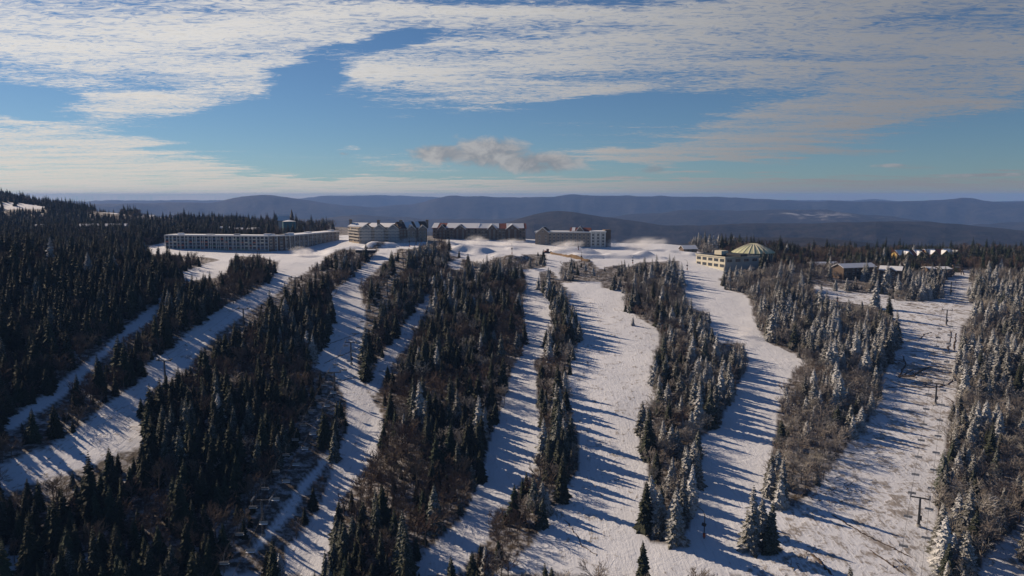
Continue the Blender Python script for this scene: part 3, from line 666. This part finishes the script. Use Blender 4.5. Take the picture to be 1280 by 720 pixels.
for px, y, w, dy, fl, wm, rm, lb, rh in HOUSES:
    h_ = condo(px, y, w, dy, fl, wm, rm, lb, 'house', (), ((0, 1),), rh, 'house')
    if 'ridge' in lb or 'among' in lb: h_['group'] = 'houses ' + ('on the ridge' if 'ridge' in lb else 'behind the long lodge')
# church and round tank
o = at(357, 980); r = thing('church', 'white church with a dark pointed steeple above the trees', 'church', o); KEEP.append((o[0], o[1], 9, 14, 0))
wing(r, (-9, 0), (5, 2), 12, -4, 15, M_PALE); gable_roof(r, (-9, 0), (5, 2), 12, 15, 6, M_ROOF, M_PALE, .8)
b = MB(); b.box(5.5, 9.5, 2, 6, -4, 19); b.done('tower', [M_TIMBER], r); b = MB(); b.tube([(7.5, 4, 19), (7.5, 4, 30)], [2.7, .1], 4); b.done('steeple', [M_DARK], r)
obj('window', WINB, r, (-2, .4, 9), .14)
o = at(362, 880); r = thing('water_tank', 'squat teal water tank with snowy lid behind the long lodge', 'tank', o); KEEP.append((o[0], o[1], 9, 9, 0))
b = MB(); b.tube([(0, 0, -3), (0, 0, 18)], 7.5, 28); b.done('shell', [M_TEAL], r); b = MB(); b.tube([(0, 0, 18.003), (0, 0, 19.5)], [7.7, 1.2], 28); b.done('lid', [M_SNOW], r)
b = MB(); b.tube([(7.6, -1, -2), (7.6, -1, 18)], .25, 5); b.done('pipe', [M_STEEL], r)

# ------------------------------------------------------------------ ski lifts
def lift_tower(p, rz, h, label, group, low=False):
    r = thing('lift_tower', label, 'lift tower', p, rz, group)
    b = MB(); b.tube([(0, 0, -.3), (0, 0, .7)], .75, 8); b.done('footing', [M_CONC], r)
    b = MB(); b.tube([(0, 0, .68), (0, 0, h * .5), (0, 0, h)], [.42, .36, .28], 8); b.done('pole', [M_DARK], r)
    b = MB(); b.box(-2.9, 2.9, -.16, .16, h - .35, h + .02); b.done('crossarm', [M_DARK], r)
    for sg in (-1, 1):
        b = MB(); b.box(sg*2.7 - .12, sg*2.7 + .12, -1.7, 1.7, h + .023, h + .30)
        for q in (-1.4, -.5, .5, 1.4): b.tube([(sg*2.7 - .2, q, h + .36), (sg*2.7 + .2, q, h + .36)], .26, 8)
        b.done('sheave_train', [M_STEEL], r)
        b = MB(); b.tube([(sg*2.7, 0, h + .3), (sg*1.9, 0, h + 1.5)], .07, 5); b.done('lifting_frame', [M_DARK], r)
    b = MB()
    for k in range(int(h / .5)): b.box(-.24, .24, -.62, -.56, .9 + .5 * k, .95 + .5 * k)
    b.box(-.27, -.22, -.63, -.55, .8, h); b.box(.22, .27, -.63, -.55, .8, h); b.done('ladder', [M_STEEL], r)
    b = MB(); b.box(.28, .8, -.35, .35, 2.2, 3.6); b.done('junction_box', [M_DARK], r)
    return r
def chair_meshes():
    b = MB(); b.tube([(0, 0, 0), (0, .1, -.5), (.25, .15, -1.6), (.25, 0, -2.6)], .045, 5); hang = mesh('hanger', b.v, b.f, [M_STEEL], b.mi)
    b = MB(); b.box(-1.2, 1.2, -.05, .5, -3.10, -2.98); seat = mesh('seat', b.v, b.f, [M_SNOW], b.mi)
    b = MB(); b.slab([(-1.2, .52, -3.0), (1.2, .52, -3.0), (1.2, .72, -2.3), (-1.2, .72, -2.3)], .08); back = mesh('backrest', b.v, b.f, [M_STEEL], b.mi)
    b = MB(); b.tube([(-1.2, .6, -2.4), (-1.2, -.25, -2.5), (1.2, -.25, -2.5), (1.2, .6, -2.4)], .04, 5); bar = mesh('safety_bar', b.v, b.f, [M_STEEL], b.mi)
    return hang, seat, back, bar
CH = chair_meshes()
def lift(A, B, ts, h, tlabel, name, chairs=(), clabel='', span=16.0, cmat=None):
    """straight chairlift from A to B (ground xy); towers at fractions ts, cables on them, chairs hanging in the given fraction range"""
    A, B = v2(A), v2(B); d = B - A; L = np.linalg.norm(d); d /= L; rz = math.atan2(d[1], d[0]) - math.pi / 2; sd_ = np.array([d[1], -d[0]])
    c_ = (A + B) / 2; KEEP.append((c_[0], c_[1], L / 2, 2.5, math.atan2(d[1], d[0])))
    tp = [A + d * L * t for t in ts]; zt = [float(H(*p)) for p in tp]
    for p, z in zip(tp, zt): lift_tower((p[0], p[1], z), rz, h, tlabel, name + ' towers')
    def cable_z(s):
        z = np.interp(s, [L * t for t in ts], [q + h + .62 for q in zt]); i = np.searchsorted([L * t for t in ts], s)
        if 0 < i < len(ts):
            a, e = L * ts[i - 1], L * ts[i]; f = (s - a) / (e - a); z -= 4 * f * (1 - f) * (e - a) * .018
        return float(z)
    for sg in (-1, 1):
        pts = [A + d * s + sd_ * sg * 2.7 for s in np.linspace(L * ts[0], L * ts[-1], 60)]
        b = MB(); b.tube([(p[0], p[1], cable_z(s)) for p, s in zip(pts, np.linspace(L * ts[0], L * ts[-1], 60))], .035, 4)
        tag(b.done('lift_cable', [M_DARK]), 'thin steel haul cable of the ' + name, 'cable', name + ' cables')
        if chairs:
            s = chairs[0] * L + (span * .35 if sg > 0 else 0)
            while s < chairs[1] * L:
                p = A + d * s + sd_ * sg * 2.7; c = thing('lift_chair', clabel, 'lift chair', (p[0], p[1], cable_z(s) - .02), rz + (0 if sg > 0 else math.pi), name + ' chairs')
                for nm, me in zip(('hanger', 'seat', 'backrest', 'safety_bar'), CH): obj(nm, me, c)
                s += span
    return lambda s: (A + d * L * s, cable_z(L * s))
# left lift through the clearing
a = ground(324, 682); e = at(520, 735); f = (ground(338, 672)[1] - a[1]) / (e[1] - a[1]); f2 = (ground(482, 462)[1] - a[1]) / (e[1] - a[1])
a0 = v2(a) - (v2(e) - v2(a)) * .14
def refit(y): return (y - a0[1]) / (e[1] - a0[1])
lift(a0, e, [0.0, refit(ground(338, 672)[1]), refit(335), refit(ground(482, 462)[1]), refit(520), refit(620), 1.0], 11.5, 'dark T-shaped lift tower in the narrow chairlift clearing', 'clearing chairlift', (.02, .72), 'small pale chair hanging in the narrow chairlift clearing', 13)
# lift beside the broad shaded run
a = ground(207, 481); e = ground(305, 410); dd = v2(e) - v2(a)
lift(v2(a) - dd * .0, v2(a) + dd * 3.2, [0, 1 / 3.2, 2 / 3.2, 1.0], 10.5, 'dark lift tower beside the broad blue-shaded run', 'shaded run chairlift')
# right lift
a = ground(1148, 659); m1 = ground(1170, 506); m2 = ground(1183, 407); e = ground(1192, 345)
LA = v2(a) - (v2(e) - v2(a)) * .2; tot = e[1] - LA[1]
lift(LA, v2(e), [0, (a[1] - LA[1]) / tot, (m1[1] - LA[1]) / tot, (m2[1] - LA[1]) / tot, (ground(1188, 369)[1] - LA[1]) / tot, 1.0], 9.6, 'dark T-shaped lift tower on the dirt-patched chairlift run', 'right chairlift',
     (.12, .60), 'small grey chair hanging over the dirt-patched chairlift run', 17)
# top stations
def station(p, rz, label, mat, w=7, l=13):
    r = thing('lift_station', label, 'lift station', p, rz)
    for sx in (-1, 1):
        for sy in (-1, 1): b = MB(); b.box(sx*w*.32-.35, sx*w*.32+.35, sy*l*.28-.35, sy*l*.28+.35, -2, 4.4); b.done('leg', [M_TIMBER], r)
    b = MB(); b.box(-w/2, w/2, -l/2, l/2, 4.403, 6.6); b.done('canopy', [mat], r); b = MB(); b.box(-w/2+.3, w/2-.3, -l/2+.3, l/2-.3, 6.603, 6.85); b.done('snow_cover', [M_SNOW], r)
    b = MB(); b.tube([(0, -l*.3, 3.6), (0, -l*.3, 4.0)], 2.6, 20); b.done('bullwheel', [M_STEEL], r)
    KEEP.append((p[0], p[1], 8, 8, 0)); return r
station(ground(458, 322), R(90), 'dark flat canopy lift station below the gabled stone lodge', M_DARK, 8, 17)
p = ground(1196, 344); r = thing('chairlift_terminal', 'brown A-frame lift terminal at the top of the dirt-patched run', 'lift terminal', p); KEEP.append((p[0], p[1], 11, 8, 0))
for sx in (-1, 1):
    for sy in (-1, 1): b = MB(); b.tube([(sx*5.2, sy*2.2, -1), (sx*2.6, sy*.4, 8.2)], .38, 6); b.done('leg', [M_TIMBER], r)
b = MB(); b.box(-4.2, 4.2, -.7, .7, 7.6, 8.5); b.done('beam', [M_TIMBER], r); b = MB(); b.box(-9.5, -6, -2, 2, -1, 4); b.done('operator_hut', [M_TAN], r); b = MB(); b.box(-9.9, -5.6, -2.4, 2.4, 4.003, 4.4); b.done('hut_roof', [M_SNOW], r)
b = MB(); b.tube([(0, 0, 6.4), (0, 0, 6.8)], 2.2, 18); b.done('bullwheel', [M_STEEL], r)

# ------------------------------------------------------------------ snow guns, snowcat, fences
def snow_gun(px, py, h, rz, label):
    p = ground(px, py); r = thing('snow_gun', label, 'snow gun', p, rz, 'snow guns along the runs')
    b = MB(); b.tube([(0, 0, -.3), (0, 0, h)], [.20, .13], 6); b.done('pole', [M_DARK], r)
    b = MB(); b.tube([(0, 0, h - .4), (.7, 0, h + .9), (2.6, 0, h + 1.9)], .09, 5); b.done('boom', [M_DARK], r)
    b = MB(); b.tube([(-.5, 0, h * .55), (.2, 0, h * .56), (.75, 0, h * .57)], [.45, .55, .5], 10); b.done('fan_barrel', [M_DARK], r)
    b = MB(); b.box(-.35, .35, -.3, .3, .5, 1.7); b.done('control_box', [M_ORANGE], r)
for px, py, h, rz, lb in [(640, 318, 9, 2.9, 'slim snow gun pole on the plateau before the red-roofed lodge'), (727, 327, 8, 2.9, 'slim snow gun pole beside the small clump below the hotel'), (723, 313, 5, 2.8, 'short snow gun on the plateau before the hotel'),
                      (791, 330, 5, 2.6, 'short snow gun on its mound beside the timber snow fence'), (1047, 378, 5, 2.4, 'short snow gun on the snowy road below the condominiums'), (880, 674, 8, 2.6, 'slim snow gun pole in tree shadow on the domed hall run'),
                      (512, 309, 9, 3.0, 'tall slim snow gun pole before the gabled lodge'), (750, 308, 4, 2.7, 'dark low snow gun beside the end of the hotel'), (527, 303, 4, 3.0, 'low snow gun blowing mist at the gabled lodge'), (859, 338, 7, 2.6, 'slim snow gun pole before the conference hall')]:
    snow_gun(px, py, h, rz, lb)
p = ground(684, 316); r = thing('snow_groomer', 'dark red tracked snow groomer on the plateau before the hotel', 'snow groomer', p, R(12))
for sg in (-1, 1): b = MB(); b.slab([(-2.6, sg*1.5-.5, .3), (-2.0, sg*1.5-.5, 0), (2.0, sg*1.5-.5, 0), (2.6, sg*1.5-.5, .3), (2.4, sg*1.5-.5, .95), (-2.4, sg*1.5-.5, .95)][::-1], -1.0); b.done('track', [M_DARK], r)
b = MB(); b.box(-2.6, 1.2, -1.6, 1.6, .953, 1.9); b.done('body', [M_RED], r); b = MB(); b.box(-.6, 1.3, -1.3, 1.3, 1.903, 3.3); b.done('cab', [M_GLASS], r); b = MB(); b.box(-.7, 1.4, -1.4, 1.4, 3.303, 3.5); b.done('cab_roof', [M_RED], r)
b = MB(); b.slab([(3.1, -2.4, .1), (3.1, 2.4, .1), (3.3, 2.4, 1.5), (3.3, -2.4, 1.5)], .15); b.done('blade', [M_DARK], r); b = MB(); b.box(-4.0, -2.8, -2.2, 2.2, .1, .8); b.done('tiller', [M_DARK], r)
def fence(pts, h, label):
    P_ = [ground(*q) for q in pts]; r = thing('snow_fence', label, 'fence', P_[0])
    for a, e in zip(P_[:-1], P_[1:]):
        L = np.linalg.norm(e - a); k = max(1, int(L / 3))
        for i in range(k):
            s = a + (e - a) * i / k - P_[0]; f_ = a + (e - a) * (i + 1) / k - P_[0]
            for kk in range(4):
                z = .25 + kk * h / 4; b = MB(); b.slab([(s[0], s[1], s[2]+z), (f_[0], f_[1], f_[2]+z), (f_[0], f_[1], f_[2]+z+h/5.5), (s[0], s[1], s[2]+z+h/5.5)], .06); b.done('board', [M_WOOD], r)
            b = MB(); b.box(s[0]-.1, s[0]+.1, s[1]+.07, s[1]+.27, s[2]-.6, s[2]+h+.3); b.done('post', [M_TIMBER], r)
fence([(766, 336), (786, 338), (808, 342)], 2.6, 'grey timber snow fence across the plateau')
def draped(px_pts, w, hgt, name, mat, n=40, jit=.25, kind='structure', rough=.35):
    """a low strip (bank, ditch edge, rut) laid along the ground, lumpy in width and height"""
    P_ = np.array([ground(*q)[:2] for q in px_pts]); seg = np.r_[0, np.cumsum(np.linalg.norm(np.diff(P_, axis=0), axis=1))]
    s = np.linspace(0, seg[-1], n); X = np.interp(s, seg, P_[:, 0]); Y = np.interp(s, seg, P_[:, 1])
    X = X + rng.normal(0, jit, n); Y = Y + rng.normal(0, jit, n)
    dx, dy = np.gradient(X), np.gradient(Y); ln = np.hypot(dx, dy) + 1e-6; nx, ny = -dy / ln, dx / ln
    V, F = [], []
    for i in range(n):
        ww = w * rng.uniform(1 - rough, 1 + rough) * (.15 if i in (0, n - 1) else 1)
        for k, o_ in enumerate((-1, -.45, .45, 1)):
            x, y = X[i] + nx[i] * ww * o_ / 2, Y[i] + ny[i] * ww * o_ / 2
            V.append((x, y, float(H(x, y)) + (-.06 if k in (0, 3) else hgt * rng.uniform(.7, 1.3))))
        if i: 
            for k in range(3): a = (i - 1) * 4 + k; F.append((a, a + 1, a + 5, a + 4))
    o = obj(name, mesh(name, V, F, [mat], smooth=True)); o['kind'] = kind; return o
draped([(688, 317), (705, 320), (722, 323), (738, 327)], 5.0, 1.3, 'earth_bank', M_EARTH, 24, .3)
for pts, w, hh, nn in [([(1040, 645), (1075, 665), (1105, 682), (1140, 699)], .9, .25, 50), ([(1088, 690), (1110, 705), (1128, 718)], .8, .25, 24), ([(1014, 692), (1028, 707), (1040, 719)], 1.4, .3, 20),
                  ([(1123, 473), (1142, 462), (1165, 459), (1190, 461), (1193, 470), (1186, 481), (1170, 485), (1130, 484), (1107, 486)], 1.1, .3, 60), ([(1127, 472), (1142, 470), (1150, 464), (1160, 460)], 2.6, .35, 22),
                  ([(1185, 440), (1188, 425), (1189, 415)], 1.6, .2, 20), ([(1192, 438), (1194, 424), (1195, 417)], 1.4, .2, 20), ([(1128, 440), (1192, 440)], .7, .2, 26), ([(1123, 472), (1132, 455), (1129, 445)], 1.6, .25, 18),
                  ([(1126, 381), (1145, 384), (1158, 387)], 1.6, .3, 22), ([(404, 455), (425, 445), (450, 434)], .9, .2, 24), ([(409, 431), (430, 424), (453, 416)], .7, .2, 24), ([(424, 477), (447, 471)], .8, .2, 14),
                  ([(706, 650), (720, 670), (727, 683), (747, 697)], .5, .2, 30), ([(1165, 508), (1190, 508)], .6, .2, 12), ([(1178, 495), (1188, 500), (1192, 506)], .8, .2, 14), ([(1165, 416), (1155, 418), (1150, 425)], 1.2, .2, 14)]:
    draped(pts, w * .62, hh * .7, 'dirt_track', M_DIRT, nn, .25, rough=.6)
# fallen brush lying on the chairlift run and the domed hall run
bl = MB(); rb = random.Random(3)
for px, py, sp, k in [(1040, 612, 9, 26), (1025, 625, 6, 14), (1135, 470, 9, 24), (1175, 468, 8, 24), (990, 700, 5, 8), (1130, 455, 5, 12), (1160, 480, 7, 14), (1012, 690, 5, 10), (1125, 712, 5, 10), (1150, 470, 5, 12)]:
    c = ground(px, py)
    for _ in range(k):
        x, y = c[0] + rb.gauss(0, sp * .5), c[1] + rb.gauss(0, sp * .5); a_ = rb.uniform(0, 6.28); l_ = rb.uniform(.8, 2.4)
        bl.tube([(x, y, float(H(x, y)) + .15), (x + l_ * math.cos(a_), y + l_ * math.sin(a_), float(H(x, y)) + rb.uniform(.3, 1.1))], [.14, .05], 4)
b_ = bl.done('brush_litter', [M_DIRT]); b_['kind'] = 'stuff'; b_['label'] = 'dark broken branches scattered on the snow'

# ------------------------------------------------------------------ forest
def candidates(sp, y0, y1):
    pts = []
    ys = np.arange(y0, y1, sp)
    for y in ys:
        hw = .74 * y + 30; xs = np.arange(-hw, hw, sp); pts.append(np.stack([xs, np.full(xs.shape, y)], 1))
    p = np.concatenate(pts); return p + rng.uniform(-.48 * sp, .48 * sp, p.shape)
def sow(sp, y0, y1, hmul=1.0, small=False):
    p = candidates(sp, y0, y1); x, y = p[:, 0], p[:, 1]; z = H(x, y)
    bx, by = proj(x, y, z); u = x / y
    n1 = fbm(x / 38, y / 38, 40, 3); n2 = fbm(x / 14, y / 14, 44, 2)
    # share of bare broadleaves changes from stand to stand
    pb = np.interp(bx, [0, 180, 330, 450, 640, 720, 900, 1000, 1100, 1280], [.28, .32, .48, .55, .58, .56, .60, .64, .46, .56])
    bare = (n1 * 1.6 + n2 * .7 + rng.normal(0, .30, len(x)) + .5) < pb + .02
    if small: bare[:] = rng.random(len(x)) < .8
    frost = np.interp(bx, [0, 300, 450, 640, 720, 880, 960, 1280], [.02, .04, .16, .24, .44, .58, .76, .76]) + np.interp(by, [290, 330, 400, 700], [.34, .25, .05, 0.]) * np.interp(bx, [300, 480], [0, 1])
    frost = np.where((y > 615) & (bx > 900), .12, frost) + n1 * .7 + rng.normal(0, .16, len(x))
    sc = rng.choice([.55, .75, .9, 1.0, 1.15, 1.28], len(x), p=[.14, .2, .24, .22, .14, .06]) * rng.uniform(.9, 1.1, len(x)) * hmul * (1 + .35 * n2)
    if small: sc = rng.uniform(.28, .5, len(x))
    idx = np.zeros(len(x), int); r3 = rng.integers(0, 3, len(x)); r2 = rng.integers(0, 2, len(x))
    idx = np.where(bare, np.where(frost > .36, 3 + r2, r3), np.where(frost < .17, r3, np.where(frost < .52, 3 + r3, 6 + r3)))
    hs = np.array([q[3] for q in PROTO_S]); hb = np.array([q[3] for q in PROTO_B])
    ht = np.where(bare, hb[np.minimum(idx, 4)], hs[np.minimum(idx, 8)]) * sc
    pl = (by < 362) & (bx > 640) & (bx < 782); ht = np.where(pl, ht * .7, ht); sc = np.where(pl, sc * .7, sc)
    ok = ~(pl & (rng.random(len(x)) < .45)) & clear_of(x, y) & (bx > -70) & (bx < 1350) & (by < 860)
    tol = rng.uniform(.45, .95, len(x)); jx, jy = rng.normal(0, 2.2, len(x)), rng.normal(0, 1.5, len(x))
    for fr in (0, .5 * tol, tol):
        qx, qy = proj(x, y, z + ht * fr); ok &= run_id(qx + jx, qy + jy) < 0
    # in front of the facades and on the open crest nothing grows
    ok &= ~((u > -.235) & (u < .235) & (y > 700)); ok &= ~((u > -.5) & (u < -.2) & (y > 665) & (y < 735))
    ok &= ~((u > .2) & (u < .29) & (y > 640) & (y < 780) & (n1 > -.05))
    ok &= ~((u > .2) & (y > 840)) & ~((u > -.235) & (y > 1000)); ok &= ~((y > 1300) & (fbm(x / 160, y / 60, 21) > .19)); ok &= ~((y > 760) & (rng.random(len(x)) < .25))
    ok &= ~((bx > 862) & (bx < 955) & (y < 640) & (proj(x, y, z + ht)[1] < 330))
    ok &= ~((u > .36) & (u < .55) & (y > 560) & (y < 585))
    return dict(x=x[ok], y=y[ok], z=z[ok], s=sc[ok], i=idx[ok], b=bare[ok], h=ht[ok], bx=bx[ok], by=by[ok], small=np.full(ok.sum(), small))
parts = [sow(4.5, 185, 480), sow(4.7, 480, 860), sow(6.5, 860, 2150, 1.0), sow(5.0, 185, 560, 1, True)]
F = {k: np.concatenate([q[k] for q in parts]) for k in parts[0]}
# single trees that stand out on the open snow: (px, py of the foot, look index, height)
LONE = [(939, 688, 7, 20.5, 'tall snow-dusted spruce in the lone pair on the domed hall run'), (963, 690, 4, 16.5, 'shorter snow-dusted spruce in the lone pair on the domed hall run'),
        (951, 668, 6, 12, 'small frosted spruce tucked behind the lone pair on the domed hall run'), (803, 724, 3, 11.5, 'lone spruce below the tip of the wooded strip by the wide run'),
        (1111, 398, 4, 17, 'tall narrow dark spruce alone at the top corner of the chairlift run'), (791, 407, 8, 5.5, 'tiny spruce alone on the upper wide sunlit run'), (574, 322, 3, 7, 'small spruce on the plateau below the red-roofed lodge')]
rot_all = rng.uniform(0, 6.283, len(F['x']))
app = F['h'] / np.hypot(F['x'], F['y']); inview = (F['bx'] > -5) & (F['bx'] < 1285) & (F['by'] < 735) & ~F['small']
LOOK_S = {'dark': 'dark green spruce', 'dust': 'snow-dusted spruce', 'rime': 'frost-whitened spruce'}
LOOK_B = {'brown': 'leafless brown tree', 'rime': 'frosted leafless tree'}
def neighbours(px, py):
    """which runs border the spot, and whether it stands at an edge"""
    xs = np.arange(0, 1281, 2); r_ = run_id(xs.astype(float), np.full(xs.shape, min(py, 716.0)))
    li = np.where((xs < px) & (r_ >= 0))[0]; ri = np.where((xs > px) & (r_ >= 0))[0]
    L = (RUN_NAMES[r_[li[-1]]], px - xs[li[-1]]) if len(li) else None; Rr = (RUN_NAMES[r_[ri[0]]], xs[ri[0]] - px) if len(ri) else None
    if L and Rr:
        w = f'between the {L[0]} and the {Rr[0]}' if L[0] != Rr[0] else f'amid the {L[0]}'
        ed = min(L, Rr, key=lambda q: q[1])
    else:
        ed = L or Rr; w = f'in forest bordering only the {ed[0]}'
    return (f'at the wood edge along the {ed[0]}' if ed[1] < 14 else w if w.startswith('in ') else 'in woods ' + w), w
def plant(proto, name, x, y, z, s, rot, label, group):
    o = thing(name, label, 'tree', (x, y, z), rot, group); o.scale = (s, s, s)
    obj('trunk', proto[0], o); obj('crown', proto[1], o); return o
single = np.zeros(len(F['x']), bool)
for isb, protos, nm, looks, lim in ((False, PROTO_S, 'spruce_tree', LOOK_S, 290), (True, PROTO_B, 'bare_tree', LOOK_B, 298)):
    cand = np.where((F['b'] == isb) & inview)[0]; cand = cand[np.argsort(-app[cand])][:lim]; single[cand] = True
    for k in cand:
        pr = protos[F['i'][k]]; where, stand = neighbours(F['bx'][k], F['by'][k]); size = 'tall ' if F['h'][k] > 15 and len(where.split()) < 12 else 'small ' if F['h'][k] < 8.5 else ''
        shape = ('', 'slender ', 'squat ')[F['i'][k] % 3] if not isb else ('', 'upright ', 'spreading ', '', 'spreading ')[F['i'][k]]
        lb = f'{"" if isb else size}{shape}{looks[pr[4]]} {where}'; plant(pr, nm, F['x'][k], F['y'][k], F['z'][k] - .1, F['s'][k], rot_all[k], lb, f'{nm.replace("_", " ")}s {where}')
for px, py, i, h, lb in LONE:
    p = ground(px, py); plant(PROTO_S[i], 'spruce_tree', p[0], p[1], p[2] - .1, h / PROTO_S[i][3], px * .37, lb, None)

def scatter(name, label, protos, sel):
    coll = bpy.data.collections.new(name + '_kinds')
    for k, pr in enumerate(protos):
        o = bpy.data.objects.new(f'{name}_{k:02d}', pr[2]); coll.objects.link(o)
    V = np.stack([F['x'][sel], F['y'][sel], F['z'][sel] - .1], 1)
    me = bpy.data.meshes.new(name); me.vertices.add(len(V)); me.vertices.foreach_set('co', V.ravel().astype(np.float32))
    a = me.attributes.new('kind_index', 'INT', 'POINT'); a.data.foreach_set('value', F['i'][sel].astype(np.int32))
    sxyz = np.stack([F['s'][sel] * rng.uniform(.85, 1.15, sel.sum()), F['s'][sel] * rng.uniform(.85, 1.15, sel.sum()), F['s'][sel]], 1)
    a = me.attributes.new('size', 'FLOAT_VECTOR', 'POINT'); a.data.foreach_set('vector', sxyz.ravel().astype(np.float32))
    rv = np.stack([rng.normal(0, .03, sel.sum()), rng.normal(0, .03, sel.sum()), rot_all[sel]], 1)
    a = me.attributes.new('turn', 'FLOAT_VECTOR', 'POINT'); a.data.foreach_set('vector', rv.ravel().astype(np.float32))
    o = obj(name, me); o['kind'] = 'stuff'; o['label'] = label
    g = bpy.data.node_groups.new(name, 'GeometryNodeTree'); g.interface.new_socket('Geometry', in_out='INPUT', socket_type='NodeSocketGeometry'); g.interface.new_socket('Geometry', in_out='OUTPUT', socket_type='NodeSocketGeometry')
    N = g.nodes; L = g.links; gi = N.new('NodeGroupInput'); gout = N.new('NodeGroupOutput')
    ci = N.new('GeometryNodeCollectionInfo'); ci.inputs['Collection'].default_value = coll; ci.inputs['Separate Children'].default_value = True; ci.inputs['Reset Children'].default_value = True
    ip = N.new('GeometryNodeInstanceOnPoints'); ip.inputs['Pick Instance'].default_value = True
    def attr(n_, ty):
        q = N.new('GeometryNodeInputNamedAttribute'); q.data_type = ty; q.inputs['Name'].default_value = n_; return q.outputs['Attribute']
    L.new(gi.outputs[0], ip.inputs['Points']); L.new(ci.outputs[0], ip.inputs['Instance']); L.new(attr('kind_index', 'INT'), ip.inputs['Instance Index'])
    L.new(attr('turn', 'FLOAT_VECTOR'), ip.inputs['Rotation']); L.new(attr('size', 'FLOAT_VECTOR'), ip.inputs['Scale']); L.new(ip.outputs[0], gout.inputs[0])
    md = o.modifiers.new('scatter', 'NODES'); md.node_group = g
    return o
scatter('spruce_forest', 'dense dark spruce forest covering the mountainside', PROTO_S, (~single) & (~F['b']))
scatter('bare_forest', 'leafless brown and frosted broadleaf woods between the spruces', PROTO_B, (~single) & F['b'])
print('TREES', len(F['x']), 'spruce', int((~F['b']).sum()), 'bare', int(F['b'].sum()))

# ------------------------------------------------------------------ snowmaking mist
def mist_mat():
    m = bpy.data.materials.new('snow_mist'); m.use_nodes = True; t = NT(m.node_tree)
    tc = t.n('ShaderNodeTexCoord'); oc = tc.outputs['Object']
    ln = t.n('ShaderNodeVectorMath', {0: oc}, operation='LENGTH').outputs['Value']
    fall = t.step(ln, 1.0, .15); n = t.noise(oc, 2.2, 4, .6, .6)
    d = t.m('MULTIPLY', t.m('MULTIPLY', fall, t.step(n, .36, .72)), .30)
    pv = t.n('ShaderNodeVolumePrincipled', {'Color': (.95, .95, .96, 1), 'Density': d, 'Anisotropy': .2})
    t.n('ShaderNodeOutputMaterial', {1: pv.outputs[0]}); return m
MM = mist_mat()
def ball():
    V, F_ = [], []; nu, nv = 20, 10
    for j in range(nv + 1):
        for i in range(nu):
            th = math.pi * j / nv; ph = 2 * math.pi * i / nu; V.append((math.sin(th) * math.cos(ph), math.sin(th) * math.sin(ph), math.cos(th)))
    for j in range(nv):
        for i in range(nu): F_.append(((j+1)*nu+i, (j+1)*nu+(i+1) % nu, j*nu+(i+1) % nu, j*nu+i))
    return mesh('snow_mist', V, F_, [MM])
BALL = ball()
for px, py, sx, sy, sz, tilt, lb in [(505, 304, 17, 9, 5, -8, 'drifting snow mist before the gabled lodge'), (596, 306, 15, 9, 8, 0, 'drifting snow mist before the red-roofed lodge'), (636, 307, 20, 9, 6, -5, 'drifting snow mist below the red-roofed lodge gables'),
                           (706, 312, 22, 10, 7, -10, 'drifting snow mist hiding the foot of the hotel'), (766, 309, 9, 8, 7, 0, 'puff of snow mist beside the end of the hotel'), (800, 312, 32, 12, 10, -8, 'broad bank of snow mist on the open crest'),
                           (380, 320, 16, 10, 7, 10, 'thin snow mist before the corner of the long lodge'), (600, 330, 10, 7, 5, 0, 'low snow mist beside the frosted clump'), (1150, 350, 16, 10, 6, 0, 'thin snow mist by the lift house'), (930, 420, 7, 6, 6, 0, 'small puff of snow mist on the domed hall run'), (735, 300, 20, 12, 8, 0, 'thin snow mist above the hotel terrace')]:
    p = ground(px, py); o = obj('snow_mist', BALL, None, (p[0], p[1], p[2] + sz * .35)); o.scale = (sx, sy, sz); o.rotation_euler = (0, R(tilt), 0)
    tag(o, lb, 'mist', 'snow mist blown by the snow guns'); o['kind'] = 'stuff'
